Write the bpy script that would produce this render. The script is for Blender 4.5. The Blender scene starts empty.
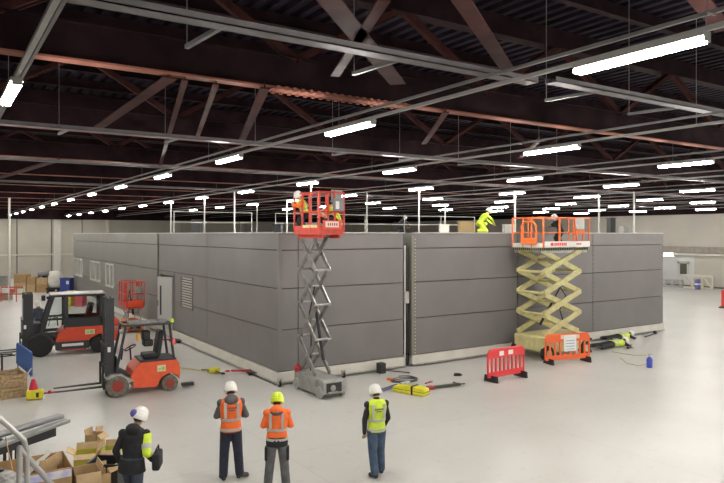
import bpy, bmesh, math, random
from mathutils import Vector, Matrix
random.seed(7)
C = bpy.context.scene.collection
R = math.radians
PI = math.pi
# ------------------------------------------------------------ camera, world, exposure
CH = 4.6; F = 650.0; TH = R(33.3); HY = 234.0
cd = bpy.data.cameras.new('camera'); cam = bpy.data.objects.new('camera', cd); C.objects.link(cam)
cam.location = (0, 0, CH); cam.rotation_euler = (PI/2, 0, -TH)
cd.sensor_width = 36; cd.lens = F/724*36; cd.shift_y = -(241.5-HY)/724; cd.clip_end = 300
bpy.context.scene.camera = cam
w = bpy.data.worlds.new('world'); bpy.context.scene.world = w; w.use_nodes = True
w.node_tree.nodes['Background'].inputs[0].default_value = (.6, .65, .8, 1)
w.node_tree.nodes['Background'].inputs[1].default_value = .02
vs = bpy.context.scene.view_settings
vs.view_transform = 'Standard'; vs.look = 'None'; vs.gamma = 1; vs.use_curve_mapping = False
vs.exposure = 0.0
LAMP = 172.0          # strength of the batten lamps

cT, sT = math.cos(TH), math.sin(TH)
def V2W(lat, dep, z=0): return Vector((lat*cT+dep*sT, dep*cT-lat*sT, z))
def G(px, py, z=0):               # photograph direction -> point on the horizontal plane at z
    d = (CH-z)*F/(py-HY); return V2W((px-362)*d/F, d, z)
def D(px, d, z=0): return V2W((px-362)*d/F, d, z)
def ON_X(px, py, X):
    r = (px-362)/F; d = X/(r*cT+sT); p = D(px, d); p.z = CH-(py-HY)*d/F; return p
def ON_Y(px, py, Y):
    r = (px-362)/F; d = Y/(cT-r*sT); p = D(px, d); p.z = CH-(py-HY)*d/F; return p

# ------------------------------------------------------------ materials
MATS = {}
def mat(name, col, rough=.6, metal=0, noise=0, scale=6, bump=0, emit=0, trans=0, alt=None, coat=0, spec=None, detail=4):
    if name in MATS: return MATS[name]
    m = bpy.data.materials.new(name); m.use_nodes = True; nt = m.node_tree; b = nt.nodes['Principled BSDF']
    b.inputs['Base Color'].default_value = (*col, 1); b.inputs['Roughness'].default_value = rough
    b.inputs['Metallic'].default_value = metal
    if spec is not None: b.inputs['Specular IOR Level'].default_value = spec
    if coat: b.inputs['Coat Weight'].default_value = coat; b.inputs['Coat Roughness'].default_value = .15
    if emit:
        b.inputs['Emission Color'].default_value = (*col, 1); b.inputs['Emission Strength'].default_value = emit
    if trans: b.inputs['Transmission Weight'].default_value = trans
    if noise or bump or alt:
        tc = nt.nodes.new('ShaderNodeTexCoord'); n = nt.nodes.new('ShaderNodeTexNoise')
        n.inputs['Scale'].default_value = scale; n.inputs['Detail'].default_value = detail
        nt.links.new(tc.outputs['Object'], n.inputs['Vector'])
        if noise or alt:
            r = nt.nodes.new('ShaderNodeValToRGB')
            a = tuple(c*(1-noise) for c in col); c2 = alt or tuple(min(1, c*(1+noise)) for c in col)
            if alt: a = col
            r.color_ramp.elements[0].position = .35; r.color_ramp.elements[1].position = .65
            r.color_ramp.elements[0].color = (*a, 1); r.color_ramp.elements[1].color = (*c2, 1)
            nt.links.new(n.outputs['Fac'], r.inputs['Fac']); nt.links.new(r.outputs['Color'], b.inputs['Base Color'])
        if bump:
            bp = nt.nodes.new('ShaderNodeBump'); bp.inputs['Strength'].default_value = bump; bp.inputs['Distance'].default_value = .02
            nt.links.new(n.outputs['Fac'], bp.inputs['Height']); nt.links.new(bp.outputs['Normal'], b.inputs['Normal'])
    MATS[name] = m; return m

# ------------------------------------------------------------ mesh builder
class MB:
    def __init__(s): s.b = bmesh.new()
    def box(s, c, d, rz=0, M=None):
        m = Matrix.Translation(Vector(c)) @ Matrix.Rotation(rz, 4, 'Z') @ Matrix.Diagonal((*d, 1))
        if M is not None: m = M @ m
        bmesh.ops.create_cube(s.b, size=1, matrix=m); return s
    def b2(s, x0, x1, y0, y1, z0, z1): return s.box(((x0+x1)/2, (y0+y1)/2, (z0+z1)/2), (abs(x1-x0), abs(y1-y0), abs(z1-z0)))
    def frame(s, p0, p1, up=(0, 0, 1)):
        p0, p1 = Vector(p0), Vector(p1); d = p1-p0; L = d.length; z = d.normalized(); u = Vector(up)
        if abs(z.dot(u)) > .98: u = Vector((1, 0, 0))
        x = u.cross(z).normalized(); y = z.cross(x)
        m = Matrix((x, y, z)).transposed().to_4x4(); m.translation = (p0+p1)/2; return m, L
    def bar(s, p0, p1, w, h, up=(0, 0, 1)):          # w sideways, h along up
        m, L = s.frame(p0, p1, up); bmesh.ops.create_cube(s.b, size=1, matrix=m @ Matrix.Diagonal((w, h, L, 1))); return s
    def cone(s, p0, p1, r0, r1, n=12):
        m, L = s.frame(p0, p1); bmesh.ops.create_cone(s.b, cap_ends=True, segments=n, radius1=r0, radius2=r1, depth=L, matrix=m); return s
    def tube(s, p0, p1, r, n=10): return s.cone(p0, p1, r, r, n)
    def path(s, pts, r, n=8):
        for a, b in zip(pts, pts[1:]): s.tube(a, b, r, n)
        for p in pts[1:-1]: s.ball(p, r*1.0, n=n)
        return s
    def ball(s, c, r, sc=(1, 1, 1), n=12, M=None):
        m = Matrix.Translation(Vector(c)) @ Matrix.Diagonal((*sc, 1))
        if M is not None: m = M @ m
        bmesh.ops.create_uvsphere(s.b, u_segments=n, v_segments=max(6, n*2//3), radius=r, matrix=m); return s
    def prism(s, poly, y0, y1):                       # polygon in x,z pushed from y0 to y1
        a = [s.b.verts.new((x, y0, z)) for x, z in poly]; c = [s.b.verts.new((x, y1, z)) for x, z in poly]
        s.b.faces.new(a[::-1] if y1 > y0 else a); s.b.faces.new(c if y1 > y0 else c[::-1]); n = len(a)
        for i in range(n):
            f = (a[i], a[(i+1) % n], c[(i+1) % n], c[i]); s.b.faces.new(f if y1 > y0 else f[::-1])
        return s
    def loft(s, rings, n=16, cap=True):               # rings: (centre, lateral vec, depth vec)
        L = []
        for c, u, v in rings:
            L.append([s.b.verts.new(Vector(c)+Vector(u)*math.cos(2*PI*k/n)+Vector(v)*math.sin(2*PI*k/n)) for k in range(n)])
        for a, b in zip(L, L[1:]):
            for k in range(n): s.b.faces.new((a[k], a[(k+1) % n], b[(k+1) % n], b[k]))
        if cap: s.b.faces.new(L[0][::-1]); s.b.faces.new(L[-1])
        return s
    def wheel(s, c, r, w, axis=(0, 1, 0), n=24):
        c = Vector(c); a = Vector(axis).normalized(); m, _ = s.frame(c-a, c+a); X = m.to_3x3()
        u, v = X @ Vector((1, 0, 0)), X @ Vector((0, 1, 0))
        rings = [(c+a*t*w, u*r*k, v*r*k) for t, k in ((-.5, .55), (-.5, .88), (-.4, 1), (.4, 1), (.5, .88), (.5, .55))]
        return s.loft(rings, n)
def obj(name, mb, m, parent=None, bevel=0, smooth=False, seg=2):
    if isinstance(mb, MB):
        bmesh.ops.recalc_face_normals(mb.b, faces=mb.b.faces[:])
        me = bpy.data.meshes.new(name); mb.b.to_mesh(me); mb.b.free()
    else: me = mb
    if not me.materials: me.materials.append(m)
    o = bpy.data.objects.new(name, me); C.objects.link(o)
    if parent is not None: o.parent = parent
    if smooth:
        for p in me.polygons: p.use_smooth = True
    if bevel:
        bv = o.modifiers.new('bevel', 'BEVEL'); bv.width = bevel; bv.segments = seg; bv.limit_method = 'ANGLE'; bv.angle_limit = R(40)
    return o
def tag(o, label, cat, group=None, kind=None):
    o['label'] = label; o['category'] = cat
    if group: o['group'] = group
    if kind: o['kind'] = kind
    return o
def T(name, label, cat, loc=(0, 0, 0), rz=0, group=None):
    o = bpy.data.objects.new(name, None); C.objects.link(o); o.location = loc; o.rotation_euler = (0, 0, rz); o.empty_display_size = .2
    return tag(o, label, cat, group)
def struct(name, mb, m, label=None, bevel=0):
    o = obj(name, mb, m, bevel=bevel); o['kind'] = 'structure'
    if label: o['label'] = label
    return o
def dup(root, loc=None, rz=None, label=None, group=None):
    r = root.copy(); C.objects.link(r)
    if loc is not None: r.location = loc
    if rz is not None: r.rotation_euler = (0, 0, rz)
    if label: r['label'] = label
    if group: r['group'] = group
    for ch in root.children:
        c = ch.copy(); C.objects.link(c); c.parent = r
        for g in ch.children:
            d = g.copy(); C.objects.link(d); d.parent = c
    return r
ORD = ['first', 'second', 'third', 'fourth', 'fifth', 'sixth', 'seventh', 'eighth', 'ninth', 'tenth', 'eleventh', 'twelfth', 'thirteenth', 'fourteenth', 'fifteenth', 'sixteenth', 'seventeenth', 'eighteenth']

# ------------------------------------------------------------ setting: floor, walls, roof
X0, X1, Y0, Y1 = -9.0, 55.0, -20.0, 76.0
def floor_mat():
    m = bpy.data.materials.new('floor_epoxy'); m.use_nodes = True; nt = m.node_tree; b = nt.nodes['Principled BSDF']
    tc = nt.nodes.new('ShaderNodeTexCoord')
    n1 = nt.nodes.new('ShaderNodeTexNoise'); n1.inputs['Scale'].default_value = .35; n1.inputs['Detail'].default_value = 5
    n2 = nt.nodes.new('ShaderNodeTexNoise'); n2.inputs['Scale'].default_value = 3.5; n2.inputs['Detail'].default_value = 8
    for n in (n1, n2): nt.links.new(tc.outputs['Object'], n.inputs['Vector'])
    r = nt.nodes.new('ShaderNodeValToRGB'); r.color_ramp.elements[0].position = .3; r.color_ramp.elements[1].position = .7
    r.color_ramp.elements[0].color = (.49, .48, .45, 1); r.color_ramp.elements[1].color = (.55, .54, .51, 1)
    nt.links.new(n1.outputs['Fac'], r.inputs['Fac'])
    r2 = nt.nodes.new('ShaderNodeValToRGB'); r2.color_ramp.elements[0].position = .28; r2.color_ramp.elements[1].position = .42
    r2.color_ramp.elements[0].color = (.9, .9, .89, 1); r2.color_ramp.elements[1].color = (1, 1, 1, 1)
    nt.links.new(n2.outputs['Fac'], r2.inputs['Fac'])
    mx = nt.nodes.new('ShaderNodeMix'); mx.data_type = 'RGBA'; mx.blend_type = 'MULTIPLY'; mx.inputs[0].default_value = 1
    nt.links.new(r.outputs['Color'], mx.inputs[6]); nt.links.new(r2.outputs['Color'], mx.inputs[7])
    # slab joints
    br = nt.nodes.new('ShaderNodeTexBrick'); br.offset = 0; br.inputs['Scale'].default_value = 1
    br.inputs['Brick Width'].default_value = 6.1; br.inputs['Row Height'].default_value = 6.1; br.inputs['Mortar Size'].default_value = .012
    br.inputs['Color1'].default_value = (1, 1, 1, 1); br.inputs['Color2'].default_value = (.985, .985, .985, 1); br.inputs['Mortar'].default_value = (.86, .86, .85, 1)
    nt.links.new(tc.outputs['Object'], br.inputs['Vector'])
    m2 = nt.nodes.new('ShaderNodeMix'); m2.data_type = 'RGBA'; m2.blend_type = 'MULTIPLY'; m2.inputs[0].default_value = 1
    nt.links.new(mx.outputs[2], m2.inputs[6]); nt.links.new(br.outputs['Color'], m2.inputs[7])
    nt.links.new(m2.outputs[2], b.inputs['Base Color'])
    mr = nt.nodes.new('ShaderNodeMapRange'); mr.inputs[3].default_value = .26; mr.inputs[4].default_value = .42
    nt.links.new(n2.outputs['Fac'], mr.inputs[0]); nt.links.new(mr.outputs[0], b.inputs['Roughness'])
    b.inputs['Specular IOR Level'].default_value = .45
    return m
struct('floor', MB().b2(X0, X1, Y0, Y1, -.3, 0), floor_mat(), 'pale grey glossy epoxy warehouse floor')
WALL = mat('wall_paint', (.46, .435, .37), .75, noise=.05, scale=.5)
WALL2 = mat('end_wall_paint', (.44, .41, .36), .75, noise=.05, scale=.4)
DZ = 9.6
bw = MB().b2(X0, X1, Y1, Y1+.3, -.1, DZ+.5)
struct('wall_back', bw, WALL, 'beige far wall of the hall')
wr = struct('wall_right', MB().b2(X1, X1+.3, Y0, Y1, -.1, DZ+.5), WALL2, 'beige end wall beyond the grey module')
struct('wall_left', MB().b2(X0-.3, X0, Y0, Y1, -.1, DZ+.5), WALL)
struct('wall_front', MB().b2(X0, X1, Y0-.3, Y0, -.1, DZ+.5), WALL)
TRIMW = mat('column_paint', (.56, .54, .48), .6, noise=.05)
n = 0
for X, wd in ((6.45, .16), (10.9, .75), (16, .4), (24, .4), (32, .4), (40, .4), (48, .4)):
    n += 1; struct('trim_%d' % n, MB().b2(X-wd/2, X+wd/2, Y1-.22, Y1-.002, 0, DZ-.3), TRIMW, 'pale wall column on the far wall')
SEAM = mat('seam_dark', (.10, .09, .08), .8)
for X in (7.1, 10.35, 13.4):
    n += 1; struct('trim_%d' % n, MB().b2(X-.04, X+.04, Y1-.06, Y1-.003, 0, DZ-.3), SEAM)
n += 1; struct('trim_%d' % n, MB().b2(X0, X1, Y1-.12, Y1-.004, 2.35, 2.5), TRIMW)
n += 1; struct('baseboard_right', MB().b2(X1-.05, X1-.002, Y0, Y1, .0, .15), mat('skirting', (.12, .11, .10), .7))
# corrugated roof deck: ribs run along Y
DECK = mat('roof_deck_steel', (.0165, .0115, .0185), .7, noise=.25, scale=1.5, spec=.06)
dk = MB(); prof = []; x = X0
while x < X1: prof += [(x, DZ), (x+.16, DZ), (x+.2, DZ+.1), (x+.34, DZ+.1), (x+.38, DZ)]; x += .38
bm = dk.b; a = [bm.verts.new((px, Y0, pz)) for px, pz in prof]; c = [bm.verts.new((px, Y1, pz)) for px, pz in prof]
for i in range(len(a)-1):
    if prof[i] != prof[i+1]: bm.faces.new((a[i], a[i+1], c[i+1], c[i]))
struct('ceiling', dk, DECK, 'dark corrugated steel roof deck')
struct('roof', MB().b2(X0-.3, X1+.3, Y0-.3, Y1+.3, DZ+.3, DZ+.5), DECK)
STEEL = mat('red_oxide_steel', (.05, .018, .0165), .6, noise=.3, scale=2.2, spec=.08)
STEELB = mat('chord_steel_lit', (.25, .10, .072), .5, noise=.3, scale=1.2, spec=.15)  # lit copy of the red steel: light on the underside put into the colour
STEELD = mat('dark_shaded_steel', (.021, .0105, .0125), .7, noise=.3, scale=1.5, spec=.06)  # dark roof colour; on the chord webs it paints in shade
struct('wall_fascia', MB().b2(X0, X1, Y1-.5, Y1-.35, 6.15, DZ-.3), STEELD, 'dark roof edge fascia above the far wall')
struct('wall_fascia', MB().b2(X1-.5, X1-.35, Y0, Y1-.5, 6.3, DZ-.3), STEELD, 'dark roof edge fascia above the end wall')
pm = None; y = Y0+1.2
while y < Y1:
    if pm is None:
        pm = struct('roof_beam', MB().b2(X0, X1, -.04, .04, DZ-.26, DZ).b2(X0, X1, -.09, .09, DZ-.275, DZ-.25), STEELD, 'dark roof purlin')
        pm.location.y = y
    else:
        o = pm.copy(); C.objects.link(o); o.location.y = y
    y += 2.3
# trusses along X
TZ = 7.1
def truss():
    t = T('roof_truss', '', 'truss')
    b = MB(); b.b2(X0, X1, -.12, .12, TZ, TZ+.03)
    obj('bottom_flange', b, STEELB, t)
    obj('bottom_chord', MB().b2(X0, X1, -.02, .02, TZ+.03, TZ+.55).b2(X0, X1, -.12, .12, TZ+.55, TZ+.58), STEELD, t)  # web coloured darker than the flange to imitate its less lit side
    obj('top_chord', MB().b2(X0, X1, -.16, .16, DZ-.7, DZ-.28), STEELD, t)
    k = 0; x = X0+.5; P = 4.6
    up = None; dn = None; vt = None
    while x+P < X1:
        if up is None:
            up = obj('diagonal', MB().bar((0, -.06, TZ+.55), (P/2, -.06, DZ-.6), .1, .1).bar((0, .06, TZ+.55), (P/2, .06, DZ-.6), .06, .14), STEEL, t)
            dn = obj('diagonal', MB().bar((P/2, 0, DZ-.6), (P, 0, TZ+.55), .12, .14), STEEL, t)
            up.location.x = x; dn.location.x = x
        else:
            for q in (up, dn):
                o = q.copy(); C.objects.link(o); o.parent = t; o.location.x = x
        x += P
    return t
TY = [3.4+6.8*k for k in range(-2, 11)]
tr = truss()
for k, yy in enumerate(TY):
    o = tr if k == 0 else dup(tr)
    o.location = (0, yy, 0)
    if k == 0: o['label'] = 'rust red steel roof truss behind the viewer, spanning the hall'
    elif k == 1: o['label'] = 'rust red steel roof truss second from the wall behind the stair'
    elif k == 2: o['label'] = 'rust red roof truss nearest the stair, its web crossing the top edge'
    elif k == 3: o['label'] = 'rust red roof truss with its bright chord crossing above the first lights'
    else: o['label'] = 'dark red roof truss over the modules, %s one away from the stair' % ORD[k-2]
    o['group'] = 'roof trusses'
tz_ = [o for o in C.objects if 'bright chord crossing' in o.get('label', '')][0]
b = MB(); xs_ = 5.0
for k in range(18): b.box((4.9+k*.16, -.13, TZ+.0), (.06, .05, .07)).box((4.9+k*.16, .09, TZ-.02), (.06, .05, .07))
b.b2(4.8, 7.75, -.15, .15, TZ-.02, TZ+.0)
obj('splice_plate', b, STEELB, tz_)
# horizontal wind bracing between the lower chords
def brace(p, q, w, lab):
    o = obj('roof_brace', MB().bar(p, q, w, .02).bar(Vector(p)+Vector((0, 0, .05)), Vector(q)+Vector((0, 0, .05)), .02, .09), STEEL)
    tag(o, lab, 'brace', 'angle braces between the trusses')
def H(px, py, h=2.45): p = G(px, 2*HY-py, CH-h) ; d = h*F/(HY-py); return D(px, d, CH+h)
BR = [((318, -14), (398, 84), .26, 'wide dark red brace meeting the top edge above the tray, thicker of the crossing pair'),
      ((384, 0), (335, 76), .14, 'thinner dark red angle brace of the crossing pair near the top edge'),
      ((452, -14), (508, 70), .2, 'dark red brace meeting the top edge right of centre'),
      ((688, -14), (724, 30), .2, 'dark red brace at the top right corner'),
      ((265, 88), (242, 140), .17, 'rusty brace dropping from the bright chord right of its bolted splice'),
      ((185, 80), (160, 166), .10, 'thin rod brace under the bright chord, leftmost of three'),
      ((216, 84), (197, 138), .10, 'thin rod brace under the bright chord, middle of three'),
      ((446, 112), (424, 144), .13, 'short brace below the bright chord behind the first light run'),
      ((170, 78), (92, 132), .22, 'broad dark brace slanting down left beneath the bright chord'),
      ((0, 178), (60, 160), .25, 'dark brace low at the far left of the roof'),
      ((540, 140), (520, 158), .15, 'small brace behind the lamp above the orange lift')]
for (a, b, wd, lab) in BR: brace(H(*a), H(*b), wd, lab)
# cable trays along X
TRAY = mat('galvanised_tray', (.17, .16, .165), .45, metal=.4, noise=.15, scale=3)
def tray(yy, z, xa, xb, lab, wd=.22, sup=True):
    t = T('cable_tray', lab, 'cable tray', (0, yy, z), 0, 'cable trays under the roof')
    obj('channel', MB().b2(xa, xb, -wd/2, wd/2, 0, .015).b2(xa, xb, -wd/2, -wd/2+.012, 0, .08).b2(xa, xb, wd/2-.012, wd/2, 0, .08), TRAY, t)
    obj('cables', MB().tube((xa, -.04, .035), (xb, -.04, .035), .02, 6).tube((xa, .03, .035), (xb, .03, .035), .018, 6), mat('cable_dark', (.03, .03, .03), .6), t)
    if sup:
        k = xa+1.2
        while k < min(xb, 20):
            obj('bracket', MB().bar((k, -.1, .02), (k-.05, 1.1, .05), .05, .05).bar((k-.05, 1.08, .05), (k-.05, 1.08, DZ-z-.3), .012, .012), TRAY, t); k += 2.4
tray(6.66, CH+2.22, -3.4, 7.4, 'grey cable tray crossing the top left, nearest the stair')
tray(6.75, CH+2.32, 7.9, 20, 'grey cable tray passing behind the long right hand lamp')
tray(15, CH+2.22, X0+.6, X1-.6, 'thin pale cable tray behind the bright roof chord')
tray(22, CH+2.22, X0+.6, X1-.6, 'thin cable tray in the shadows two trusses back', sup=False)
tray(31.5, CH+2.22, X0+.6, X1-.6, 'faint cable tray far over the modules', sup=False)

# ------------------------------------------------------------ lighting rows along Y
TRUNK = mat('trunking_white', (.27, .26, .255), .4, noise=.05)
EMIT = mat('lamp_glow', (1, .965, .90), .5, emit=LAMP)
ROWX = [.85+5.35*i for i in range(0, 10)]
LZ = 6.5
def lamp0():
    t = T('batten_lamp', '', 'lamp')
    obj('housing', MB().b2(-.07, .07, -.76, .76, .0, .05), TRUNK, t)
    obj('diffuser', MB().prism([(-.065, 0), (-.05, -.06), (.05, -.06), (.065, 0)], -.735, .735), EMIT, t)
    obj('end_cap', MB().b2(-.06, .06, -.765, -.76, -.05, .05), TRUNK, t); obj('end_cap', MB().b2(-.06, .06, .76, .765, -.05, .05), TRUNK, t)
    return t
L0 = lamp0(); first = True
for i, rx in enumerate(ROWX):
    ri = i
    rn = {0: 'over the stair', -1: 'left of the stair', -2: 'along the left wall'}.get(ri, 'number %d from the stair' % ri if ri > 0 else '')
    rw = ['in the run over the left edge', 'in the long run nearest the bright chord', 'in the run above the grey scissor lift', 'in the third run from the stair',
          'in the fourth run from the stair', 'in the fifth run from the stair', 'in the sixth run from the stair', 'in the seventh run from the stair', 'in the eighth run from the stair', 'in the ninth run from the stair']
    rlab = rw[ri] if ri >= 0 else ('in the run left of the stair' if ri == -1 else 'in the run by the left wall')
    vis_n = off_n = 0
    for j in range(-4, 13 if ri < 3 else 9 if ri == 3 else 8 if ri == 4 else 7):  # each run starts with unseen lamps behind the viewer, added for more light
        yy = 4.16+5.7*j
        o = L0 if first else dup(L0); first = False
        o.location = (rx, yy, LZ)
        dep_ = rx*sT+yy*cT; pxx = 362+F*(rx*cT-yy*sT)/max(dep_, .1); pyy = HY-F*1.9/max(dep_, .1)
        if dep_ > 1 and -5 < pxx < 729 and pyy > -5: vis_n += 1; o['label'] = 'white batten lamp %s, %s visible one' % (rlab, ORD[vis_n-1])
        else: off_n += 1; o['label'] = 'batten lamp %s, unseen, %s' % (rlab, ORD[off_n-1])
        o['group'] = 'batten lamps under the roof'
    t = T('lighting_trunking', 'pale lighting trunking carrying the lamps %s' % rlab, 'trunking', (rx, 0, LZ+.05), 0, 'lighting trunking runs')
    obj('rail', MB().b2(-.028, .028, Y0+.5, Y1-.5, 0, .045), TRUNK, t)
    obj('conduit', MB().b2(.13, .17, Y0+.5, Y1-.5, .2, .24), TRAY, t)
    hg = None
    for yy in TY:
        if hg is None: hg = obj('hanger', MB().tube((0, 0, .04), (0, 0, TZ-LZ-.05), .005, 5).bar((0, 0, .19), (.17, 0, .19), .02, .02), TRAY, t); hg.location.y = yy+.01
        else: q_ = hg.copy(); C.objects.link(q_); q_.parent = t; q_.location.y = yy+.01

# service poles dropping from the runs to the module roof
POLE = mat('pole_white', (.72, .70, .66), .4)
def sp(row, px, lab):
    X = .85+5.35*row; r = (px-362)/F; d = X/(r*cT+sT); p = D(px, d)
    t = T('service_pole', lab, 'pole', (X, p.y, 4.64), 0, 'white service poles on the module roofs')
    obj('tube', MB().tube((0, 0, .03), (0, 0, LZ+.1-4.64), .035 if row < 4 else .045, 8), POLE, t)
    obj('foot_plate', MB().b2(-.1, .1, -.1, .1, 0, .03), POLE, t)
for row, px, lab in ((2, 171, 'white service pole on the far left module roof'), (2, 204.5, 'white service pole on the module roof above the louvre'),
                     (2, 234.5, 'white service pole on the roof, between the louvre and the corner'), (3, 257, 'shorter white service pole just right of the roof above the louvre'),
                     (3, 287, 'white service pole just left of the red lift platform'), (2, 311, 'white pole under the lamp above the red lift platform'),
                     (3, 419, 'tall white pole beside the gap between the modules'), (4, 515, 'tall white pole rising left of the orange lift platform'),
                     (5, 599, 'white pole rising right of the orange lift platform'), (5, 634, 'white pole near the right end of the module roof'),
                     (3, 367, 'white pole midway on the front module roof'), (5, 445, 'thin white pole behind the white box on the roof')):
    sp(row, px, lab)

# ------------------------------------------------------------ modular building
CX, CY, MH = 8.75, 17.95, 4.62
CLAD = mat('anthracite_cladding', (.185, .172, .172), .45, noise=.05, scale=.8, spec=.35)
CLADL = mat('grey_green_cladding', (.185, .178, .165), .5, noise=.04, scale=.8)
BACK = mat('module_core', (.05, .048, .048), .8)
PLIN = mat('plinth_cream', (.62, .60, .54), .5, noise=.06, scale=2)
DARK = mat('black_plastic', (.02, .02, .022), .5)
RUB = mat('rubber', (.018, .018, .018), .75)
GAL = mat('galvanised', (.42, .41, .39), .4, metal=.6, noise=.15, scale=8)
JZ = [.38, 1.66, 2.92, 4.1, MH]
def clad_front(b, xa, xb, y, seams):
    xs = [xa]+seams+[xb]
    for u, v in zip(xs, xs[1:]):
        for z0, z1 in zip(JZ, JZ[1:]): b.b2(u+.012, v-.012, y, y+.06, z0+.014, z1-.014)
def clad_side(b, ya, yb, x, seams, holes=()):
    ys = [ya]+seams+[yb]
    for u, v in zip(ys, ys[1:]):
        for z0, z1 in zip(JZ, JZ[1:]):
            rect = [(u+.012, v-.012, z0+.014, z1-.014)]
            for (h0, h1, g0, g1) in holes:
                nr = []
                for (a0, a1, b0, b1) in rect:
                    if h0 >= a1 or h1 <= a0 or g0 >= b1 or g1 <= b0: nr.append((a0, a1, b0, b1)); continue
                    if h0 > a0: nr.append((a0, h0, b0, b1))
                    if h1 < a1: nr.append((h1, a1, b0, b1))
                    m0, m1 = max(a0, h0), min(a1, h1)
                    if g0 > b0: nr.append((m0, m1, b0, g0))
                    if g1 < b1: nr.append((m0, m1, g1, b1))
                rect = nr
            for q in rect: b.b2(x, x+.06, *q)
GX0, GX1, EX = 13.5, 13.95, 28.9
YM, YE = 30.6, 53.0
# front-left module
m1 = T('modular_building', 'dark grey panelled module at the corner behind the grey scissor lift', 'modular building', (0, 0, 0), 0, 'grey building modules')
obj('core', MB().b2(CX+.05, GX0-.05, CY+.05, YM-.05, .3, MH-.03), BACK, m1)
LV = (ON_X(193, 290, CX).y, ON_X(181, 290, CX).y)
dp0, dp1 = ON_X(174, 300, CX).y, ON_X(161, 300, CX).y
b = MB(); clad_front(b, CX, GX0, CY, [9.42]); clad_side(b, CY, YM, CX, [24.2], [(LV[0], LV[1], 1.5, 2.82), (dp0, dp1, .38, 2.75)])
obj('cladding', b, CLAD, m1, bevel=.008)
obj('plinth', MB().b2(CX-.05, GX0, CY-.05, CY+.12, .08, .37).b2(CX-.05, CX+.12, CY, YM, .08, .37), PLIN, m1, bevel=.01)
obj('plinth_flange', MB().b2(CX-.12, GX0, CY-.12, CY+.1, .05, .085).b2(CX-.12, CX+.1, CY, YM, .05, .085), GAL, m1)
obj('roof_trim', MB().b2(CX-.04, GX0, CY-.04, CY+.15, MH, MH+.035).b2(CX-.04, CX+.15, CY, YM, MH, MH+.035), mat('trim_light', (.5, .49, .46), .5), m1)
obj('roof_panel', MB().b2(CX+.1, GX0-.05, CY+.1, YM-.05, MH-.02, MH+.01), CLADL, m1)
obj('corner_trim', MB().b2(CX-.02, CX+.1, CY-.02, CY+.1, .38, MH-.02), CLAD, m1, bevel=.01)
lv = MB(); y0, y1 = LV
for k in range(12): lv.box((CX+.02, (y0+y1)/2, 1.58+k*.105), (.03, y1-y0-.08, .06))
fr = MB().b2(CX-.03, CX+.08, y0, y1, 1.48, 1.53).b2(CX-.03, CX+.08, y0, y1, 2.79, 2.84).b2(CX-.03, CX+.08, y0, y0+.06, 1.5, 2.82).b2(CX-.03, CX+.08, y1-.06, y1, 1.5, 2.82)
l1 = obj('louvre', fr, CLADL, m1); obj('slats', lv, mat('louvre_slat', (.42, .41, .38), .4, metal=0), l1)
DOORM = mat('door_light_grey', (.42, .42, .40), .45)
# open door leaf swung outwards
dl = obj('door', MB().b2(-.03, .03, -.0, 1.0, 0, 2.3), DOORM, m1, bevel=.008); dl.location = (CX-.03, dp0+.1, .4); dl.rotation_euler = (0, 0, R(22))
obj('door_window', MB().b2(-.04, -.03, .72, .82, .6, 1.9), DARK, dl)
obj('door_handle', MB().tube((-.08, .9, 1.0), (-.08, .9, 1.25), .015), DARK, dl)
obj('door_frame', MB().b2(CX-.03, CX+.03, dp0-.08, dp0, .38, 2.8).b2(CX-.03, CX+.03, dp1, dp1+.08, .38, 2.8).b2(CX-.03, CX+.03, dp0-.08, dp1+.08, 2.75, 2.84), CLADL, m1)
# front-right module
m2 = T('modular_building', 'long dark grey panelled module behind the yellow scissor lift', 'modular building', (0, 0, 0), 0, 'grey building modules')
obj('core', MB().b2(GX1+.05, EX-.05, CY+.05, YM-.05, .3, MH-.03), BACK, m2)
b = MB(); clad_front(b, GX1, EX, CY, [19.1, 23.7])
obj('cladding', b, CLAD, m2, bevel=.008)
obj('side_cladding', MB().b2(GX1, GX1+.05, CY+.02, YM, .38, MH-.02).b2(EX-.06, EX, CY+.07, YM, .38, MH-.02), CLADL, m2)
obj('plinth', MB().b2(GX1-.1, EX, CY-.05, CY+.12, .08, .37).b2(EX-.1, EX+.03, CY+.12, YM, .08, .37), PLIN, m2, bevel=.01)
obj('plinth_flange', MB().b2(GX1-.1, EX, CY-.12, CY+.1, .05, .085), GAL, m2)
obj('roof_trim', MB().b2(GX1, EX, CY-.04, CY+.15, MH, MH+.035), MATS['trim_light'], m2)
obj('roof_panel', MB().b2(GX1+.1, EX-.05, CY+.1, YM-.05, MH-.02, MH+.01), CLADL, m2)
obj('corner_post', MB().b2(GX1-.1, GX1+.0, CY-.02, CY+.08, .3, MH-.05), mat('post_olive', (.20, .19, .15), .6), m2)
for xs in (19.1, 23.7):
    b = MB(); z = .5
    while z < 4.5: b.box((xs, CY-.006, z), (.035, .012, .05)); z += .2
    obj('fixing_strip', b, mat('rivet_dark', (.06, .06, .06), .5), m2)
b = MB(); z = .45
while z < 4.5: b.box((GX1+.06, CY-.006, z), (.03, .012, .04)); z += .12
obj('fixing_strip', b, mat('rivet_pale', (.5, .49, .46), .5), m2)
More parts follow.
